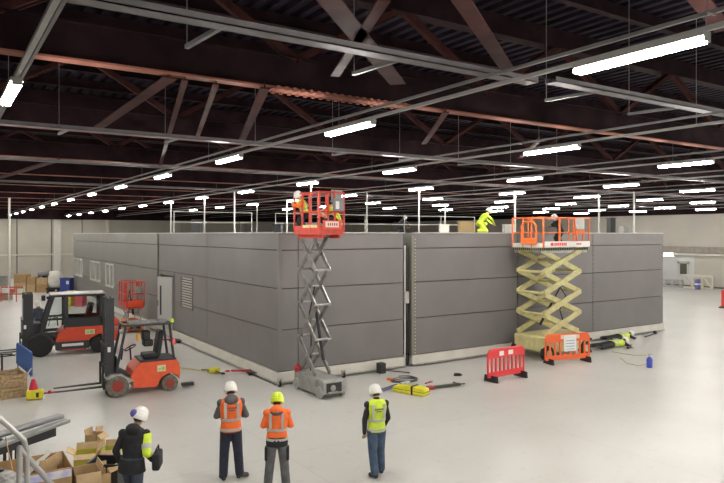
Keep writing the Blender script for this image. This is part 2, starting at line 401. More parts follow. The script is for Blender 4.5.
# far modules
m3 = T('modular_building', 'lighter grey module with windows at the far left end', 'modular building', (0, 0, 0), 0, 'grey building modules')
def PY(px): return ON_X(px, 260, CX).y
wins = [(PY(83), PY(74)), (PY(101), PY(90.5))]
dr = (PY(114), PY(106))
obj('core', MB().b2(CX+.1, EX-.5, YM+.3, YE-.05, .3, MH-.03), BACK, m3)
hs = [(a, c, 1.6, 2.8) for a, c in wins]+[(dr[0], dr[1], 1.5, 2.8)]
b = MB(); clad_side(b, YM+.25, YE, CX, [PY(126), PY(105)+.6], hs); obj('cladding', b, CLADL, m3, bevel=.008)
obj('plinth', MB().b2(CX-.05, CX+.12, YM+.25, YE, .08, .37), PLIN, m3)
obj('roof_trim', MB().b2(CX-.04, CX+.15, YM+.25, YE, MH, MH+.035), MATS['trim_light'], m3)
obj('roof_panel', MB().b2(CX+.1, EX-.5, YM+.3, YE, MH-.02, MH+.01), CLADL, m3)
obj('front_cladding', MB().b2(CX+.06, EX-.5, YM+.22, YM+.28, .3, MH-.02), CLADL, m3)
WF = mat('window_frame_white', (.50, .49, .45), .4)
GLS = mat('dark_glass', (.25, .26, .25), .08, spec=.8)
for (a, c), (z0, z1) in [(q, (1.6, 2.8)) for q in wins]+[(dr, (1.5, 2.8))]:
    f = MB().b2(CX-.05, CX+.08, a, c, z0-.08, z0+.04).b2(CX-.04, CX+.08, a, c, z1-.06, z1+.02).b2(CX-.04, CX+.08, a, a+.12, z0, z1).b2(CX-.04, CX+.08, c-.12, c, z0, z1).b2(CX-.03, CX+.07, (a+c)/2-.08, (a+c)/2+.08, z0, z1)
    fo = obj('window', f, WF, m3); obj('pane', MB().b2(CX+.03, CX+.04, a+.1, c-.1, z0, z1), GLS, fo)
# corner steel jack posts & grey service column in the gap
sc_ = T('cable_ladder', 'dark cable ladder with pipes standing in the gap between the modules', 'cable ladder', ((GX0+GX1)/2-.06, CY+.14, 0))
b = MB().b2(-.14, -.11, 0, .04, .02, 4.3).b2(.11, .14, 0, .04, .02, 4.3)
for k in range(14): b.b2(-.14, .14, 0, .03, .2+k*.3, .23+k*.3)
obj('ladder_frame', b, mat('ladder_dark', (.13, .125, .11), .6), sc_)
obj('pipe', MB().tube((-.04, -.05, .05), (-.04, -.05, 4.2), .03), POLE, sc_)
obj('cable', MB().path([(.05, -.05, .05), (.07, -.06, 1.2), (.03, -.05, 2.4), (.06, -.05, 3.4), (.0, -.05, 4.2)], .02), DARK, sc_)
ob = obj('junction_box', MB().b2(-.1, .1, -.12, 0, 2.2, 2.6), GAL, sc_)

# ------------------------------------------------------------ people
def bake(mb, vox, sm=3, name='m'):
    bmesh.ops.recalc_face_normals(mb.b, faces=mb.b.faces[:])
    me = bpy.data.meshes.new(name); mb.b.to_mesh(me); mb.b.free()
    o = bpy.data.objects.new('tmp', me); C.objects.link(o)
    r = o.modifiers.new('r', 'REMESH'); r.mode = 'VOXEL'; r.voxel_size = vox
    if sm: s_ = o.modifiers.new('s', 'SMOOTH'); s_.iterations = sm; s_.factor = .5
    dg = bpy.context.evaluated_depsgraph_get(); res = bpy.data.meshes.new_from_object(o.evaluated_get(dg))
    bpy.data.objects.remove(o); bpy.data.meshes.remove(me)
    for p in res.polygons: p.use_smooth = True
    res.name = name; return res
def cap(mb, p0, p1, r0, r1, n=12):
    mb.cone(p0, p1, r0, r1, n); mb.ball(p0, r0, n=n); mb.ball(p1, r1, n=n)
SKIN = mat('skin', (.50, .28, .19), .5)
HIVO = mat('hi_vis_orange', (.95, .17, .03), .65, noise=.08, scale=9, bump=.3)
HIVY = mat('hi_vis_yellow', (.62, .80, .05), .65, noise=.08, scale=9, bump=.3)
REFL = mat('reflective_tape', (.46, .46, .44), .35)
NAVY = mat('navy_cloth', (.022, .026, .045), .85, noise=.2, scale=10, bump=.4)
BLK = mat('black_cloth', (.018, .018, .022), .85, noise=.2, scale=10, bump=.4)
GRYC = mat('grey_cloth', (.11, .11, .115), .85, noise=.25, scale=7, bump=.4)
JEAN = mat('blue_denim', (.055, .085, .14), .85, noise=.25, scale=8, bump=.4)
HELW = mat('helmet_white', (.82, .80, .76), .3)
HELY = mat('helmet_lime', (.68, .85, .03), .3)
HAIR = mat('hair_dark', (.03, .02, .015), .8)
BOOT = mat('boot_brown', (.06, .045, .03), .7, noise=.2)
STAND = dict(pel=(0, 0, .96), chest=(0, 0, 1.30), neck=(0, -.01, 1.50), head=(0, .04, 1.63),
             hip=((-.09, 0, .93), (.09, 0, .93)), knee=((-.11, .02, .50), (.11, .02, .50)), ank=((-.12, -.02, .09), (.12, -.02, .09)),
             toe=((-.15, .15, .04), (.15, .15, .04)),
             sh=((-.19, 0, 1.43), (.19, 0, 1.43)), el=((-.25, -.02, 1.14), (.25, -.02, 1.14)), wr=((-.24, .08, .90), (.24, .08, .90)), hd=((-.235, .13, .81), (.235, .13, .81)))
def person(label, loc, rz, pose, jacket, trousers, vest=None, helmet=None, boots=BOOT, scale=1, tilt=None, hood=None, hatcol2=None, print_mark=None, cat='person', group=None, wide=1.0, fast=1.0):
    P = dict(STAND); P.update(pose)
    t = T('person', label, cat, loc, rz, group); t.scale = (scale,)*3
    if tilt is not None: t.rotation_euler = tilt
    V = Vector
    pel, ch, nk, hd = V(P['pel']), V(P['chest']), V(P['neck']), V(P['head'])
    lat = (V(P['sh'][1])-V(P['sh'][0])).normalized(); latp = (V(P['hip'][1])-V(P['hip'][0])).normalized()
    up = (nk-pel).normalized(); fw = up.cross(lat).normalized()*1.0; hu = (hd-nk).normalized(); hf = hu.cross(lat).normalized()
    if 'face' in P: hf = V(P['face']).normalized()
    hl = hf.cross(hu).normalized()
    def torso(mb, g, z0=0, full=True):
        rr = []
        for tt, wx, wy in ((-.22, .155, .11), (-.1, .17, .125), (.0, .168, .12), (.25, .15, .108), (.5, .17, .12), (.75, .195, .125), (.9, .185, .105), (1.0, .12, .08), (1.06, .065, .06)):
            if tt < z0: continue
            c = pel.lerp(ch, tt/.63) if tt < .63 else ch.lerp(nk, (tt-.63)/.37)
            l = latp.lerp(lat, min(1, max(0, tt))).normalized()
            rr.append((c, l*(wx*wide+g), fw*(wy+g)))
        mb.loft(rr, 18); return rr
    # body (one continuous surface)
    b = MB(); torso(b, -.025)
    cap(b, nk-up*.06, nk+hu*.06, .055, .052)
    M = Matrix((hl, hf, hu)).transposed().to_4x4(); M.translation = hd
    b.ball((0, .0, .015), .1, (.78, .98, 1.12), 16, M)       # skull
    b.ball((0, .035, -.06), .06, (.85, 1, .95), 12, M)       # jaw
    b.ball((0, .105, -.015), .018, (.7, 1, 1.5), 8, M)       # nose
    b.ball((0, .092, -.062), .02, (1.3, .5, .4), 8, M)       # lips
    for s in (-1, 1): b.ball((s*.08, -.005, -.01), .024, (.4, .8, 1.2), 8, M)
    for s in (0, 1):
        sh, el, wr, hh = (V(P[k][s]) for k in ('sh', 'el', 'wr', 'hd'))
        cap(b, sh, el, .05, .038); cap(b, el, wr, .038, .026)
        d = (hh-wr).normalized(); pn = d.cross(lat); pn = pn.normalized() if pn.length > .1 else V((0, 0, 1)); sd = d.cross(pn).normalized()
        pal = wr+d*.05; cap(b, wr, pal, .026, .03); b.ball(pal+d*.015, .036, (1, 1, 1), 10)
        for f in range(4):
            o0 = pal+d*.04+sd*(f-1.5)*.02; ln = (.075, .085, .08, .062)[f]
            k1 = o0+d*ln*.5-pn*.005; cap(b, o0-d*.02, k1, .0095, .009, 8); cap(b, k1, k1+(d-pn*.6).normalized()*ln*.5, .009, .008, 8)
        th = pal-sd*.03; cap(b, th, th-sd*.022+d*.035, .012, .010, 8); cap(b, th-sd*.022+d*.035, th-sd*.02+d*.065-pn*.01, .010, .009, 8)
        hp, kn, an, to = (V(P[k][s]) for k in ('hip', 'knee', 'ank', 'toe'))
        cap(b, hp, kn, .075, .05); cap(b, kn, an, .05, .036); cap(b, an-V((0, 0, 0)), to, .036, .03)
    obj('body', bake(b, .0085*fast, 1, 'body'), SKIN, t)
    ey = MB()
    for s in (-1, 1): ey.ball((s*.032, .088, .005), .012, (1, .6, .7), 8, M)
    obj('eyes', ey, HAIR, t)
    # jacket
    b = MB(); torso(b, .0, -.2)
    for s in (0, 1):
        sh, el, wr = (V(P[k][s]) for k in ('sh', 'el', 'wr'))
        b.ball(sh, .07); cap(b, sh-lat*(.03 if s else -.03)-up*.01, el, .072, .056); cap(b, el, el.lerp(wr, .99), .056, .043)
    if hood:
        b.ball(nk-fw*.08-up*.0, .115, (1.15, .8, .8), 12)
    else: cap(b, nk-up*.02, nk+hu*.02, .068, .066)
    obj('jacket', bake(b, .014*fast, 3, 'jacket'), jacket, t)
    # trousers
    b = MB(); rr = [(pel+up*.1, latp*.165*wide, fw*.12), (pel-up*.03, latp*.175*wide, fw*.13), (pel-up*.09, latp*.16*wide, fw*.12)]; b.loft(rr, 16)
    for s in (0, 1):
        hp, kn, an = (V(P[k][s]) for k in ('hip', 'knee', 'ank'))
        cap(b, hp, kn, .108, .088); cap(b, kn, kn.lerp(an, .92), .088, .082)
    obj('trousers', bake(b, .014*fast, 3, 'trousers'), trousers, t)
    for s in (0, 1):
        an, to = V(P['ank'][s]), V(P['toe'][s]); b = MB(); sw = (to-an); cap(b, an, an.lerp(to, .3), .056, .05); cap(b, an.lerp(to, .2), to, .05, .042)
        heel = an-sw*.18+V((0, 0, -.03)) if tilt is None and abs(sw.z) < .15 else an; b.ball(heel, .048)
        obj('boot', bake(b, .012*fast, 2, 'boot'), boots, t)
    if vest is not None:
        b = MB(); torso(b, .018, -.1)
        for s, q in ((0, -1), (1, 1)):
            sh = V(P['sh'][s]); cap(b, sh-lat*q*.12+up*.03, sh-lat*q*.03, .062, .066)
        v = obj('vest', bake(b, .013*fast, 2, 'vest'), vest, t)
        def band(tt, wx, wy):
            c = pel.lerp(ch, tt/.63) if tt < .63 else ch.lerp(nk, (tt-.63)/.37)
            return (c, lat*(wx*wide+.026), fw*(wy+.026))
        b = MB()
        for a, e, wxa, wya, wxb, wyb in ((-.05, .03, .17, .123, .168, .12), (.27, .36, .153, .11, .16, .114)): b.loft([band(a, wxa, wya), band(e, wxb, wyb)], 20)
        for s, q in ((0, -1), (1, 1)):
            c0 = ch-up*.12+lat*q*.11-fw*.150; c1 = nk-up*.05+lat*q*.115-fw*.118
            b.bar(c0, c1, .045, .02, up=fw)
        obj('reflective_band', b, REFL, t)
        if print_mark is not None:
            b = MB(); c0 = ch+up*.06-fw*.147
            for k in range(5): b.bar(c0+lat*(-.08+k*.036), c0+lat*(-.055+k*.036), .028, .004, up=fw)
            if print_mark == 2: b.bar(c0-lat*.05-up*.045, c0+lat*.06-up*.045, .016, .004, up=fw)
            obj('back_print', b, mat('print_dark', (.10, .10, .12), .6), t)
    if helmet is not None:
        b = MB(); HM = M @ Matrix.Translation((0, -.012, .04))
        rg = []
        for zz, k in ((-.06, .93), (-.035, .97), (-.005, 1.0), (.04, .97), (.09, .87), (.13, .66), (.152, .3)):
            rg.append((HM @ V((0, 0, zz)), hl*.122*k, hf*.145*k))
        b.loft(rg, 20)
        b.loft([(HM @ V((0, .015, -.012)), hl*.128, hf*.165), (HM @ V((0, .012, .002)), hl*.122, hf*.156)], 20)
        b.bar(HM @ V((0, -.09, .06)), HM @ V((0, .06, .105)), .03, .02, up=hu)
        h = obj('helmet', b, helmet, t, smooth=False, bevel=.006)
        obj('hair', MB().ball((0, -.035, .005), .098, (.82, .8, .75), 12, M), HAIR, t, smooth=True)
        obj('helmet_band', MB().loft([(HM @ V((0, 0, -.004)), hl*.118, hf*.141), (HM @ V((0, 0, .012)), hl*.117, hf*.14)], 20), hatcol2 or (BLK if helmet is HELY else HELW), t)
    else: obj('hair', MB().ball((0, -.02, .03), .104, (.82, 1, 1.05), 12, M), HAIR, t, smooth=True)
    return t
AW = lambda px, d: math.atan2(D(px, d).y, D(px, d).x)-PI/2     # yaw that faces away from the viewer
fold = dict(el=((-.27, .03, 1.19), (.27, .03, 1.19)), wr=((.02, .2, 1.20), (-.03, .22, 1.16)), hd=((.10, .19, 1.22), (-.12, .19, 1.18)), head=(0, .055, 1.605))
p1 = dict(fold); p1.update(ank=((-.14, -.02, .09), (.16, .0, .09)), toe=((-.17, .14, .04), (.30, .10, .04)), knee=((-.12, .03, .5), (.13, .02, .5)), el=((-.26, .05, 1.18), (.28, .02, 1.17)))
person('person in orange hi-vis vest over grey hoodie with white helmet, arms folded', D(231, 12.15), AW(232, 12)+.1, p1, GRYC, NAVY, HIVO, HELW, hood=True, print_mark=2, wide=1.06, scale=1.02)
p2 = dict(fold); p2.update(ank=((-.17, -.02, .09), (.17, -.02, .09)), toe=((-.22, .14, .04), (.2, .15, .04)), knee=((-.13, .03, .5), (.13, .03, .5)), el=((-.26, .04, 1.18), (.26, .04, 1.18)))
person('person in orange hi-vis jacket with lime helmet and grey work trousers, arms folded', D(277, 11.7), AW(276, 12)-.06, p2, HIVO, GRYC, HIVO, HELY, hood=True, wide=1.08, scale=.97)
p2o = [o for o in C.objects if o.get('label', '').startswith('person in orange hi-vis jacket')][0]
b = MB(); b.loft([((0, 0, .82), Vector((.20, 0, 0)), Vector((0, .15, 0))), ((0, 0, .9), Vector((.205, 0, 0)), Vector((0, .155, 0))), ((0, 0, 1.0), Vector((.19, 0, 0)), Vector((0, .14, 0)))], 18)
obj('under_jacket_hem', bake(b, .014, 1, 'hem'), BLK, p2o)
b = MB(); b.ball((0, -.1, 1.47), .105, (1.2, .75, .7))
obj('hood_lining', bake(b, .012, 1, 'hoodl'), GRYC, p2o)
for sg in (-1, 1): obj('knee_pocket', MB().box((sg*.2, .0, .68), (.05, .14, .26)), BLK, p2o, bevel=.02)
p3 = dict(el=((-.25, -.02, 1.14), (.24, .0, 1.14)), wr=((-.24, .02, .88), (.2, .16, .92)), hd=((-.235, .06, .80), (.14, .22, .88)), ank=((-.06, -.08, .09), (.14, .12, .09)), toe=((-.10, .08, .04), (.17, .28, .04)), knee=((-.08, .0, .5), (.11, .08, .5)), head=(.0, .055, 1.61))
person('person in yellow hi-vis vest, black sleeves, blue jeans and white helmet, standing alone', D(376.5, 12.3), AW(376, 12)+.35, p3, BLK, JEAN, HIVY, HELW, boots=BLK, print_mark=2, scale=.97)
# walking person, lower left
PUR = mat('helmet_mark_blue', (.10, .10, .42), .4)
p4 = dict(chest=(0, .05, 1.3), neck=(0, .1, 1.49), head=(.03, .17, 1.63), sh=((-.19, .05, 1.42), (.19, .1, 1.42)), el=((-.28, .0, 1.15), (.25, .0, 1.14)), wr=((-.27, .12, .93), (.25, .17, .98)), hd=((-.26, .18, .85), (.24, .25, .94)),
          knee=((-.1, .18, .52), (.1, -.05, .5)), ank=((-.1, .2, .1), (.1, -.35, .15)), toe=((-.1, .37, .05), (.1, -.2, .05)))
person('person in black padded coat with yellow sleeve, blue and white helmet, walking past boxes', D(132, 10.3), AW(137, 10)-.5, p4, BLK, mat('denim_dark', (.045, .06, .09), .85, noise=.2), None, HELW, boots=BLK, hood=True, wide=1.12, hatcol2=PUR)
wk = D(132, 10.3)
def local(t_loc, rz, v): return Vector(t_loc)+Matrix.Rotation(rz, 3, 'Z') @ Vector(v)
wrz = AW(137, 10)-.5
pw = [o for o in C.objects if o.get('label', '').startswith('person in black padded')][0]
b = MB(); cap(b, Vector((.19, .1, 1.39)), Vector((.25, .0, 1.14)), .082, .068); cap(b, Vector((.25, .0, 1.14)), Vector((.25, .06, 1.10)), .068, .058)
obj('yellow_sleeve', bake(b, .014, 2, 'sleeve'), HIVY, pw)
b = MB(); b.loft([((0, .0, 1.05), Vector((.2, 0, 0)), Vector((0, .15, 0))), ((0, -.01, .94), Vector((.215, 0, 0)), Vector((0, .16, 0))), ((0, 0, .84), Vector((.225, 0, 0)), Vector((0, .165, 0)))], 18)
obj('coat_skirt', bake(b, .014, 2, 'skirt'), BLK, pw)
obj('sleeve_band', MB().cone((.215, .055, 1.27), (.235, .03, 1.2), .083, .079, 16), REFL, pw)
obj('helmet_badge', MB().ball((-.04, -.085, .085), .085, (.8, .6, .8), 12, Matrix.Translation(Vector((.03, .17, 1.65)))), PUR, pw, smooth=True)
# bag carried
t = T('shoulder_bag', 'black bag held under the arm of the walking person', 'bag', local(wk, wrz, (.36, .14, .86)), wrz+.3)
obj('bag_body', MB().box((0, 0, .14), (.12, .34, .26)), BLK, t, bevel=.03); obj('strap', MB().path([(0, -.12, .25), (0, -.1, .34), (0, .1, .34), (0, .12, .25)], .012), BLK, t)

# person behind the big forklift
person('person in white helmet and dark clothes behind the large red forklift', D(38.5, 27.2), AW(38, 27)+2.4, dict(), mat('jacket_slate', (.06, .075, .11), .8), NAVY, None, HELW, fast=1.8)
# roof people
kn = dict(pel=(0, 0, .42), chest=(0, .2, .72), neck=(0, .36, .86), head=(0, .46, .97), hip=((-.1, 0, .42), (.1, 0, .42)), knee=((-.16, .38, .42), (.16, .3, .10)), ank=((-.15, .1, .09), (.15, -.12, .09)), toe=((-.15, .28, .04), (.15, .02, .03)),
          sh=((-.19, .32, .8), (.19, .32, .8)), el=((-.26, .5, .6), (.26, .52, .62)), wr=((-.12, .66, .42), (.14, .66, .42)), hd=((-.1, .74, .34), (.1, .74, .34)))
ROOF = MH+.03
person('person in lime hi-vis and white helmet crouching on the module roof', D(479, 31, ROOF), -TH-PI/2+.2, kn, HIVY, HIVY, None, HELW, fast=1.8, scale=1.05, wide=1.4)
person('small dark figure with white helmet kneeling on the roof near the gap', D(399, 41, ROOF), -TH-PI/2+.6, kn, BLK, BLK, None, HELW, fast=1.8)
# lying person
ly = dict(el=((-.3, .06, 1.55), (.3, .08, 1.55)), sh=((-.19, 0, 1.46), (.19, 0, 1.46)), wr=((-.2, .1, 1.82), (.16, .12, 1.8)), hd=((-.17, .1, 1.92), (.12, .1, 1.9)), head=(0, -.04, 1.68), toe=((-.16, .0, -.02), (.16, .0, -.02)), knee=((-.15, .02, .50), (.18, .02, .50)), ank=((-.2, .02, .09), (.25, .03, .09)))
lp = G(594, 350); hp_ = G(641, 344)
ang = math.atan2(hp_.y-lp.y, hp_.x-lp.x)
person('person lying prone on the floor by the module, yellow vest and white helmet', (lp.x, lp.y, .16), 0, ly, BLK, BLK, HIVY, HELW, tilt=(-PI/2, 0, ang-PI/2), fast=1.6, scale=1.08, wide=1.15)
lp = G(604, 342); ly2 = dict(ly, el=((-.34, .06, 1.3), (.3, .08, 1.55)), wr=((-.3, .1, 1.55), (.16, .12, 1.8)), hd=((-.25, .1, 1.63), (.12, .1, 1.9)))
person('second person lying prone at the module plinth, behind the first, dark clothes and yellow vest', (lp.x, lp.y, .16), 0, ly2, BLK, BLK, HIVY, HELW, tilt=(-PI/2, 0, ang-PI/2), fast=1.6, scale=1.0)

# ------------------------------------------------------------ scissor lifts
def lift(label, loc, rz, L, W, zb, zd, n, armc, basec, railc, aw=.1, rough_terrain=False, plat_over=.1, wheel_r=.17, toe=True, group='scissor lifts', axl=None, aoff=0, sep=None):
    t = T('scissor_lift', label, 'scissor lift', loc, rz, group)
    b0 = .1 if not rough_terrain else .28
    ch = MB().prism([(-L/2, b0+.04), (-L/2+.12, b0-.02), (L/2-.12, b0-.02), (L/2, b0+.04), (L/2, zb-.08), (L/2-.08, zb), (-L/2+.05, zb), (-L/2, zb-.05)], -W/2+.06, W/2-.06)
    for s in (-1, 1): ch.b2(-L/2+.35, L/2-.35, s*(W/2-.08), s*(W/2-.02), b0-.02, zb-.03)
    obj('chassis', ch, basec, t, bevel=.012)
    obj('chassis_panel', MB().b2(-L/2-.015, -L/2, -W/2+.16, W/2-.16, b0+.08, zb-.08), DARK if not rough_terrain else basec, t)
    obj('chassis_panel', MB().b2(L/2, L/2+.015, -W/2+.2, W/2-.2, b0+.06, zb-.1), DARK if not rough_terrain else basec, t)
    if not rough_terrain: obj('hitch', MB().ball((-L/2-.03, .05, b0+.2), .09, (.6, 1, 1)).box((-L/2-.03, .05, b0+.08), (.05, .3, .05)), GRB, t)
    for sx in (-1, 1):
        for sy in (-1, 1):
            wo = obj('wheel', MB().wheel((sx*(L/2-.2), sy*(W/2-.04), wheel_r), wheel_r, .1 if not rough_terrain else .22), RUB if rough_terrain else mat('wheel_grey', (.33, .33, .32), .6), t)
            obj('hub', MB().tube((sx*(L/2-.2), sy*(W/2+.0 if not rough_terrain else W/2+.03), wheel_r), (sx*(L/2-.2), sy*(W/2+.025 if not rough_terrain else W/2+.09), wheel_r), wheel_r*.5, 14), basec, wo)
    ax = axl or L/2-.15; sp = sep or W/2-.10; zs = zb+.05; dz = (zd-.12-zs)/n
    for k in range(n):
        z0, z1 = zs+k*dz, zs+(k+1)*dz
        for s in (-1, 1):
            yo, yi = s*sp, s*(sp-aw*.55)
            obj('scissor_arm', MB().bar((aoff-ax, yo, z0), (aoff+ax, yo, z1), aw*.45, aw, up=(0, 0, 1)), armc, t, bevel=.006)
            obj('scissor_arm', MB().bar((aoff+ax, yi, z0), (aoff-ax, yi, z1), aw*.45, aw, up=(0, 0, 1)), armc, t, bevel=.006)
        for xx in (aoff-ax, aoff+ax): obj('pivot_pin', MB().tube((xx, -sp-.03, z1), (xx, sp+.03, z1), aw*.28, 8), GAL if not rough_terrain else armc, t)
        obj('pivot_pin', MB().tube((aoff, -sp-.03, (z0+z1)/2), (aoff, sp+.03, (z0+z1)/2), aw*.3, 8), GAL if not rough_terrain else armc, t)
    obj('hydraulic_ram', MB().tube((-ax*.6, 0, zs+dz*.4), (ax*.25, 0, zs+dz*1.7), .05, 10).tube((ax*.25, 0, zs+dz*1.7), (ax*.55, 0, zs+dz*2.2), .03, 8), DARK, t)
    obj('cable_bundle', MB().path([(ax-.1, .05, zs), (ax*.6, .08, zs+dz), (ax*.9, .05, zs+dz*1.7), (ax*.3, .05, zs+dz*2.5)], .022), DARK, t)
    px, py = L/2+plat_over, W/2
    pl = obj('platform', MB().b2(-px, px, -py, py, zd-.1, zd).b2(-px, px, -py+.1, -py+.16, zd-.2, zd-.1).b2(-px, px, py-.16, py-.1, zd-.2, zd-.1), GAL if rough_terrain else railc, t)
    if toe: obj('toe_board', MB().b2(-px, px, -py-.01, -py+.01, zd, zd+.16).b2(-px, px, py-.01, py+.01, zd, zd+.16).b2(-px-.01, -px+.01, -py, py, zd, zd+.16).b2(px-.01, px+.01, -py, py, zd, zd+.16), railc if not rough_terrain else PLIN, pl)
    rl = MB(); rr = .024
    for z in (zd+.55, zd+1.1):
        rl.path([(-px, -py, z), (px, -py, z), (px, py, z), (-px, py, z), (-px, -py, z)], rr)
    for xx in [-px, -px/3, px/3, px]:
        for yy in (-py, py): rl.b2(xx-.022, xx+.022, yy-.022, yy+.022, zd, zd+1.1)
    for yy in (-py*.25, py*.3): rl.b2(px-.02, px+.02, yy-.02, yy+.02, zd, zd+1.1).b2(-px-.02, -px+.02, yy-.02, yy+.02, zd, zd+1.1)
    obj('guardrail', rl, railc, t)
    return t, px, py
REDL = mat('lift_red', (.62, .055, .035), .45, noise=.1)
ORL = mat('lift_orange', (.78, .16, .03), .45, noise=.1)
YEL = mat('lift_cream_yellow', (.58, .53, .26), .5, noise=.12, scale=4)
GRB = mat('lift_grey', (.30, .30, .28), .5, metal=.2, noise=.15, scale=5)
STL = mat('lift_arm_steel', (.25, .245, .23), .38, metal=.4, noise=.25, scale=5)
WHT = mat('label_white', (.78, .77, .74), .5)
L1 = (9.33, 16.5)
t1, px, py = lift('grey scissor lift with red platform raised high at the module corner', (L1[0], L1[1], 0), PI/2, 1.75, .80, .52, 4.68, 4, STL, GRB, REDL, aw=.12, plat_over=-.13, axl=.5, sep=.24, aoff=.27)
# panels on the red platform (local: x along length = world +Y, near end is -x; local y+ is world -X)
obj('sign_panel', MB().b2(-px-.03, -px-.015, -py+.1, py-.1, 4.74, 4.98), mat('bright_red', (.85, .1, .04), .4), t1)
lb = obj('maker_label', MB().b2(-px-.045, -px-.03, -.2, .22, 4.79, 4.95), WHT, t1)
mk = MB()
for k in range(5): mk.b2(-px-.05, -px-.046, -.16+k*.07, -.12+k*.07, 4.83, 4.91)
obj('lettering', mk, REDL, lb)
obj('control_box', MB().b2(-px-.12, -px-.02, -.32, -.02, 5.25, 5.6), mat('control_grey', (.22, .24, .27), .5), t1, bevel=.01)
obj('document_label', MB().b2(-px-.13, -px-.121, -.17, -.06, 5.3, 5.52), WHT, t1)
obj('mesh_board', MB().b2(-px+.02, -px+.04, -.36, .0, 5.5, 5.85), GRB, t1)
obj('side_label', MB().b2(-px+.1, .2, py+.012, py+.02, 4.78, 4.86), mat('label_yellow', (.7, .6, .3), .5), t1)
sk = D(300, 18.9, 4.72)
person('person in yellow vest and white helmet bending at the left of the red lift platform', (9.12, 16.95, 4.68), R(80), dict(kn, pel=(0, 0, .62), chest=(0, .1, .92), neck=(0, .18, 1.06), head=(0, .24, 1.19), sh=((-.19, .14, 1.), (.19, .14, 1.)), el=((-.26, .3, .82), (.26, .3, .84)), wr=((-.12, .42, .9), (.14, .4, .9)), hd=((-.1, .45, 1.0), (.1, .45, 1.0)), hip=((-.1, 0, .6), (.1, 0, .6)), knee=((-.14, .2, .32), (.14, .2, .32)), ank=((-.13, .0, .09), (.13, .0, .09)), toe=((-.13, .15, .04), (.13, .15, .04))), HIVO, BLK, HIVY, HELW, fast=1.5, scale=.86)
person('person in black trousers and yellow vest crouched at the middle of the red lift platform', (9.55, 16.75, 4.68), R(-110), dict(kn), HIVY, BLK, HIVO, HELW, fast=1.5, scale=.85)

t2, px, py = lift('large yellow scissor lift with orange platform raised beside the long module', (19.62, 16.75, 0), 0, 2.5, 1.5, .85, 4.1, 4, YEL, YEL, ORL, aw=.19, axl=1.0, aoff=-.12, rough_terrain=True, wheel_r=.27, plat_over=.03)
obj('side_board', MB().b2(-px+.05, px, -py-.03, -py-.012, 4.12, 4.33), WHT, t2)
mk = MB()
for k in range(7): mk.b2(-px+.55+k*.1, -px+.62+k*.1, -py-.036, -py-.031, 4.17, 4.28)
mk.b2(-px+.35, -px+.5, -py-.036, -py-.031, 4.17, 4.28)
for k in range(3): mk.b2(.5+k*.1, .57+k*.1, -py-.036, -py-.031, 4.2, 4.26)
obj('lettering', mk, mat('lettering_red', (.8, .05, .06), .5), t2)
hz = MB()
for k in range(26): hz.b2(-px+k*.097, -px+.05+k*.097, -py-.03, -py-.01, 4.0, 4.1)
for k in range(15): hz.b2(-px-.03, -px-.01, -py+k*.1, -py+.05+k*.1, 4.0, 4.1)
[obj('rail_post', MB().b2(q_, q_+.05, -py-.025, -py+.025, 4.1, 5.2), ORL, t2) for q_ in (-px+.85, .35, .9)]
obj('hazard_stripe', hz, mat('hazard_dark', (.06, .06, .02), .6), t2)
gt = MB(); gz = 4.25
gt.path([(-px-.05, -.45, gz), (-px-.05, -.45, gz+.65), (-px-.05, -.3, gz+.8), (-px-.05, .1, gz+.8), (-px-.05, .25, gz+.65), (-px-.05, .25, gz), (-px-.05, -.45, gz)], .035)
gt.b2(-px-.06, -px-.04, -.45, .25, gz, gz+.2)
obj('entry_gate', gt, ORL, t2)
obj('control_box', MB().b2(.45, .85, -py-.12, -py+.02, 4.78, 5.18), mat('control_white', (.5, .5, .48), .5), t2, bevel=.01)
obj('control_bracket', MB().b2(.4, .9, -py-.08, -py+.02, 4.6, 4.78), ORL, t2)
person('person in dark clothes leaning at the right end of the orange lift platform', (20.6, 17.1, 4.1), R(70), dict(kn, pel=(0, 0, .7), chest=(0, .12, .98), neck=(0, .22, 1.12), head=(0, .3, 1.24), sh=((-.19, .2, 1.06), (.19, .2, 1.06)), el=((-.26, .35, .9), (.26, .35, .9)), wr=((-.1, .5, .9), (.14, .5, .9)), hd=((-.08, .58, .92), (.12, .58, .92)), hip=((-.1, 0, .68), (.1, 0, .68)), knee=((-.14, .18, .38), (.14, .18, .38)), ank=((-.13, .0, .09), (.13, .0, .09)), toe=((-.13, .15, .04), (.13, .15, .04))), BLK, BLK, None, HELW, fast=1.6, scale=.9)

t3, px, py = lift('small red scissor lift lowered by the module wall behind the forklifts', (7.8, 31.8, 0), PI/2, 1.4, .8, .55, 1.25, 1, GRB, ORL, REDL, aw=.08, plat_over=0)
obj('sign_panel', MB().b2(-px-.03, -px-.012, -py+.05, py-.05, 1.2, 1.5), mat('bright_red', (.85, .1, .04), .4), t3)
obj('control_box', MB().b2(-px-.12, -px-.02, -.3, .0, 1.85, 2.15), GRB, t3)
obj('mesh_panel', MB().b2(-px+.01, -px+.02, -.35, .0, 1.6, 1.9), GRB, t3)

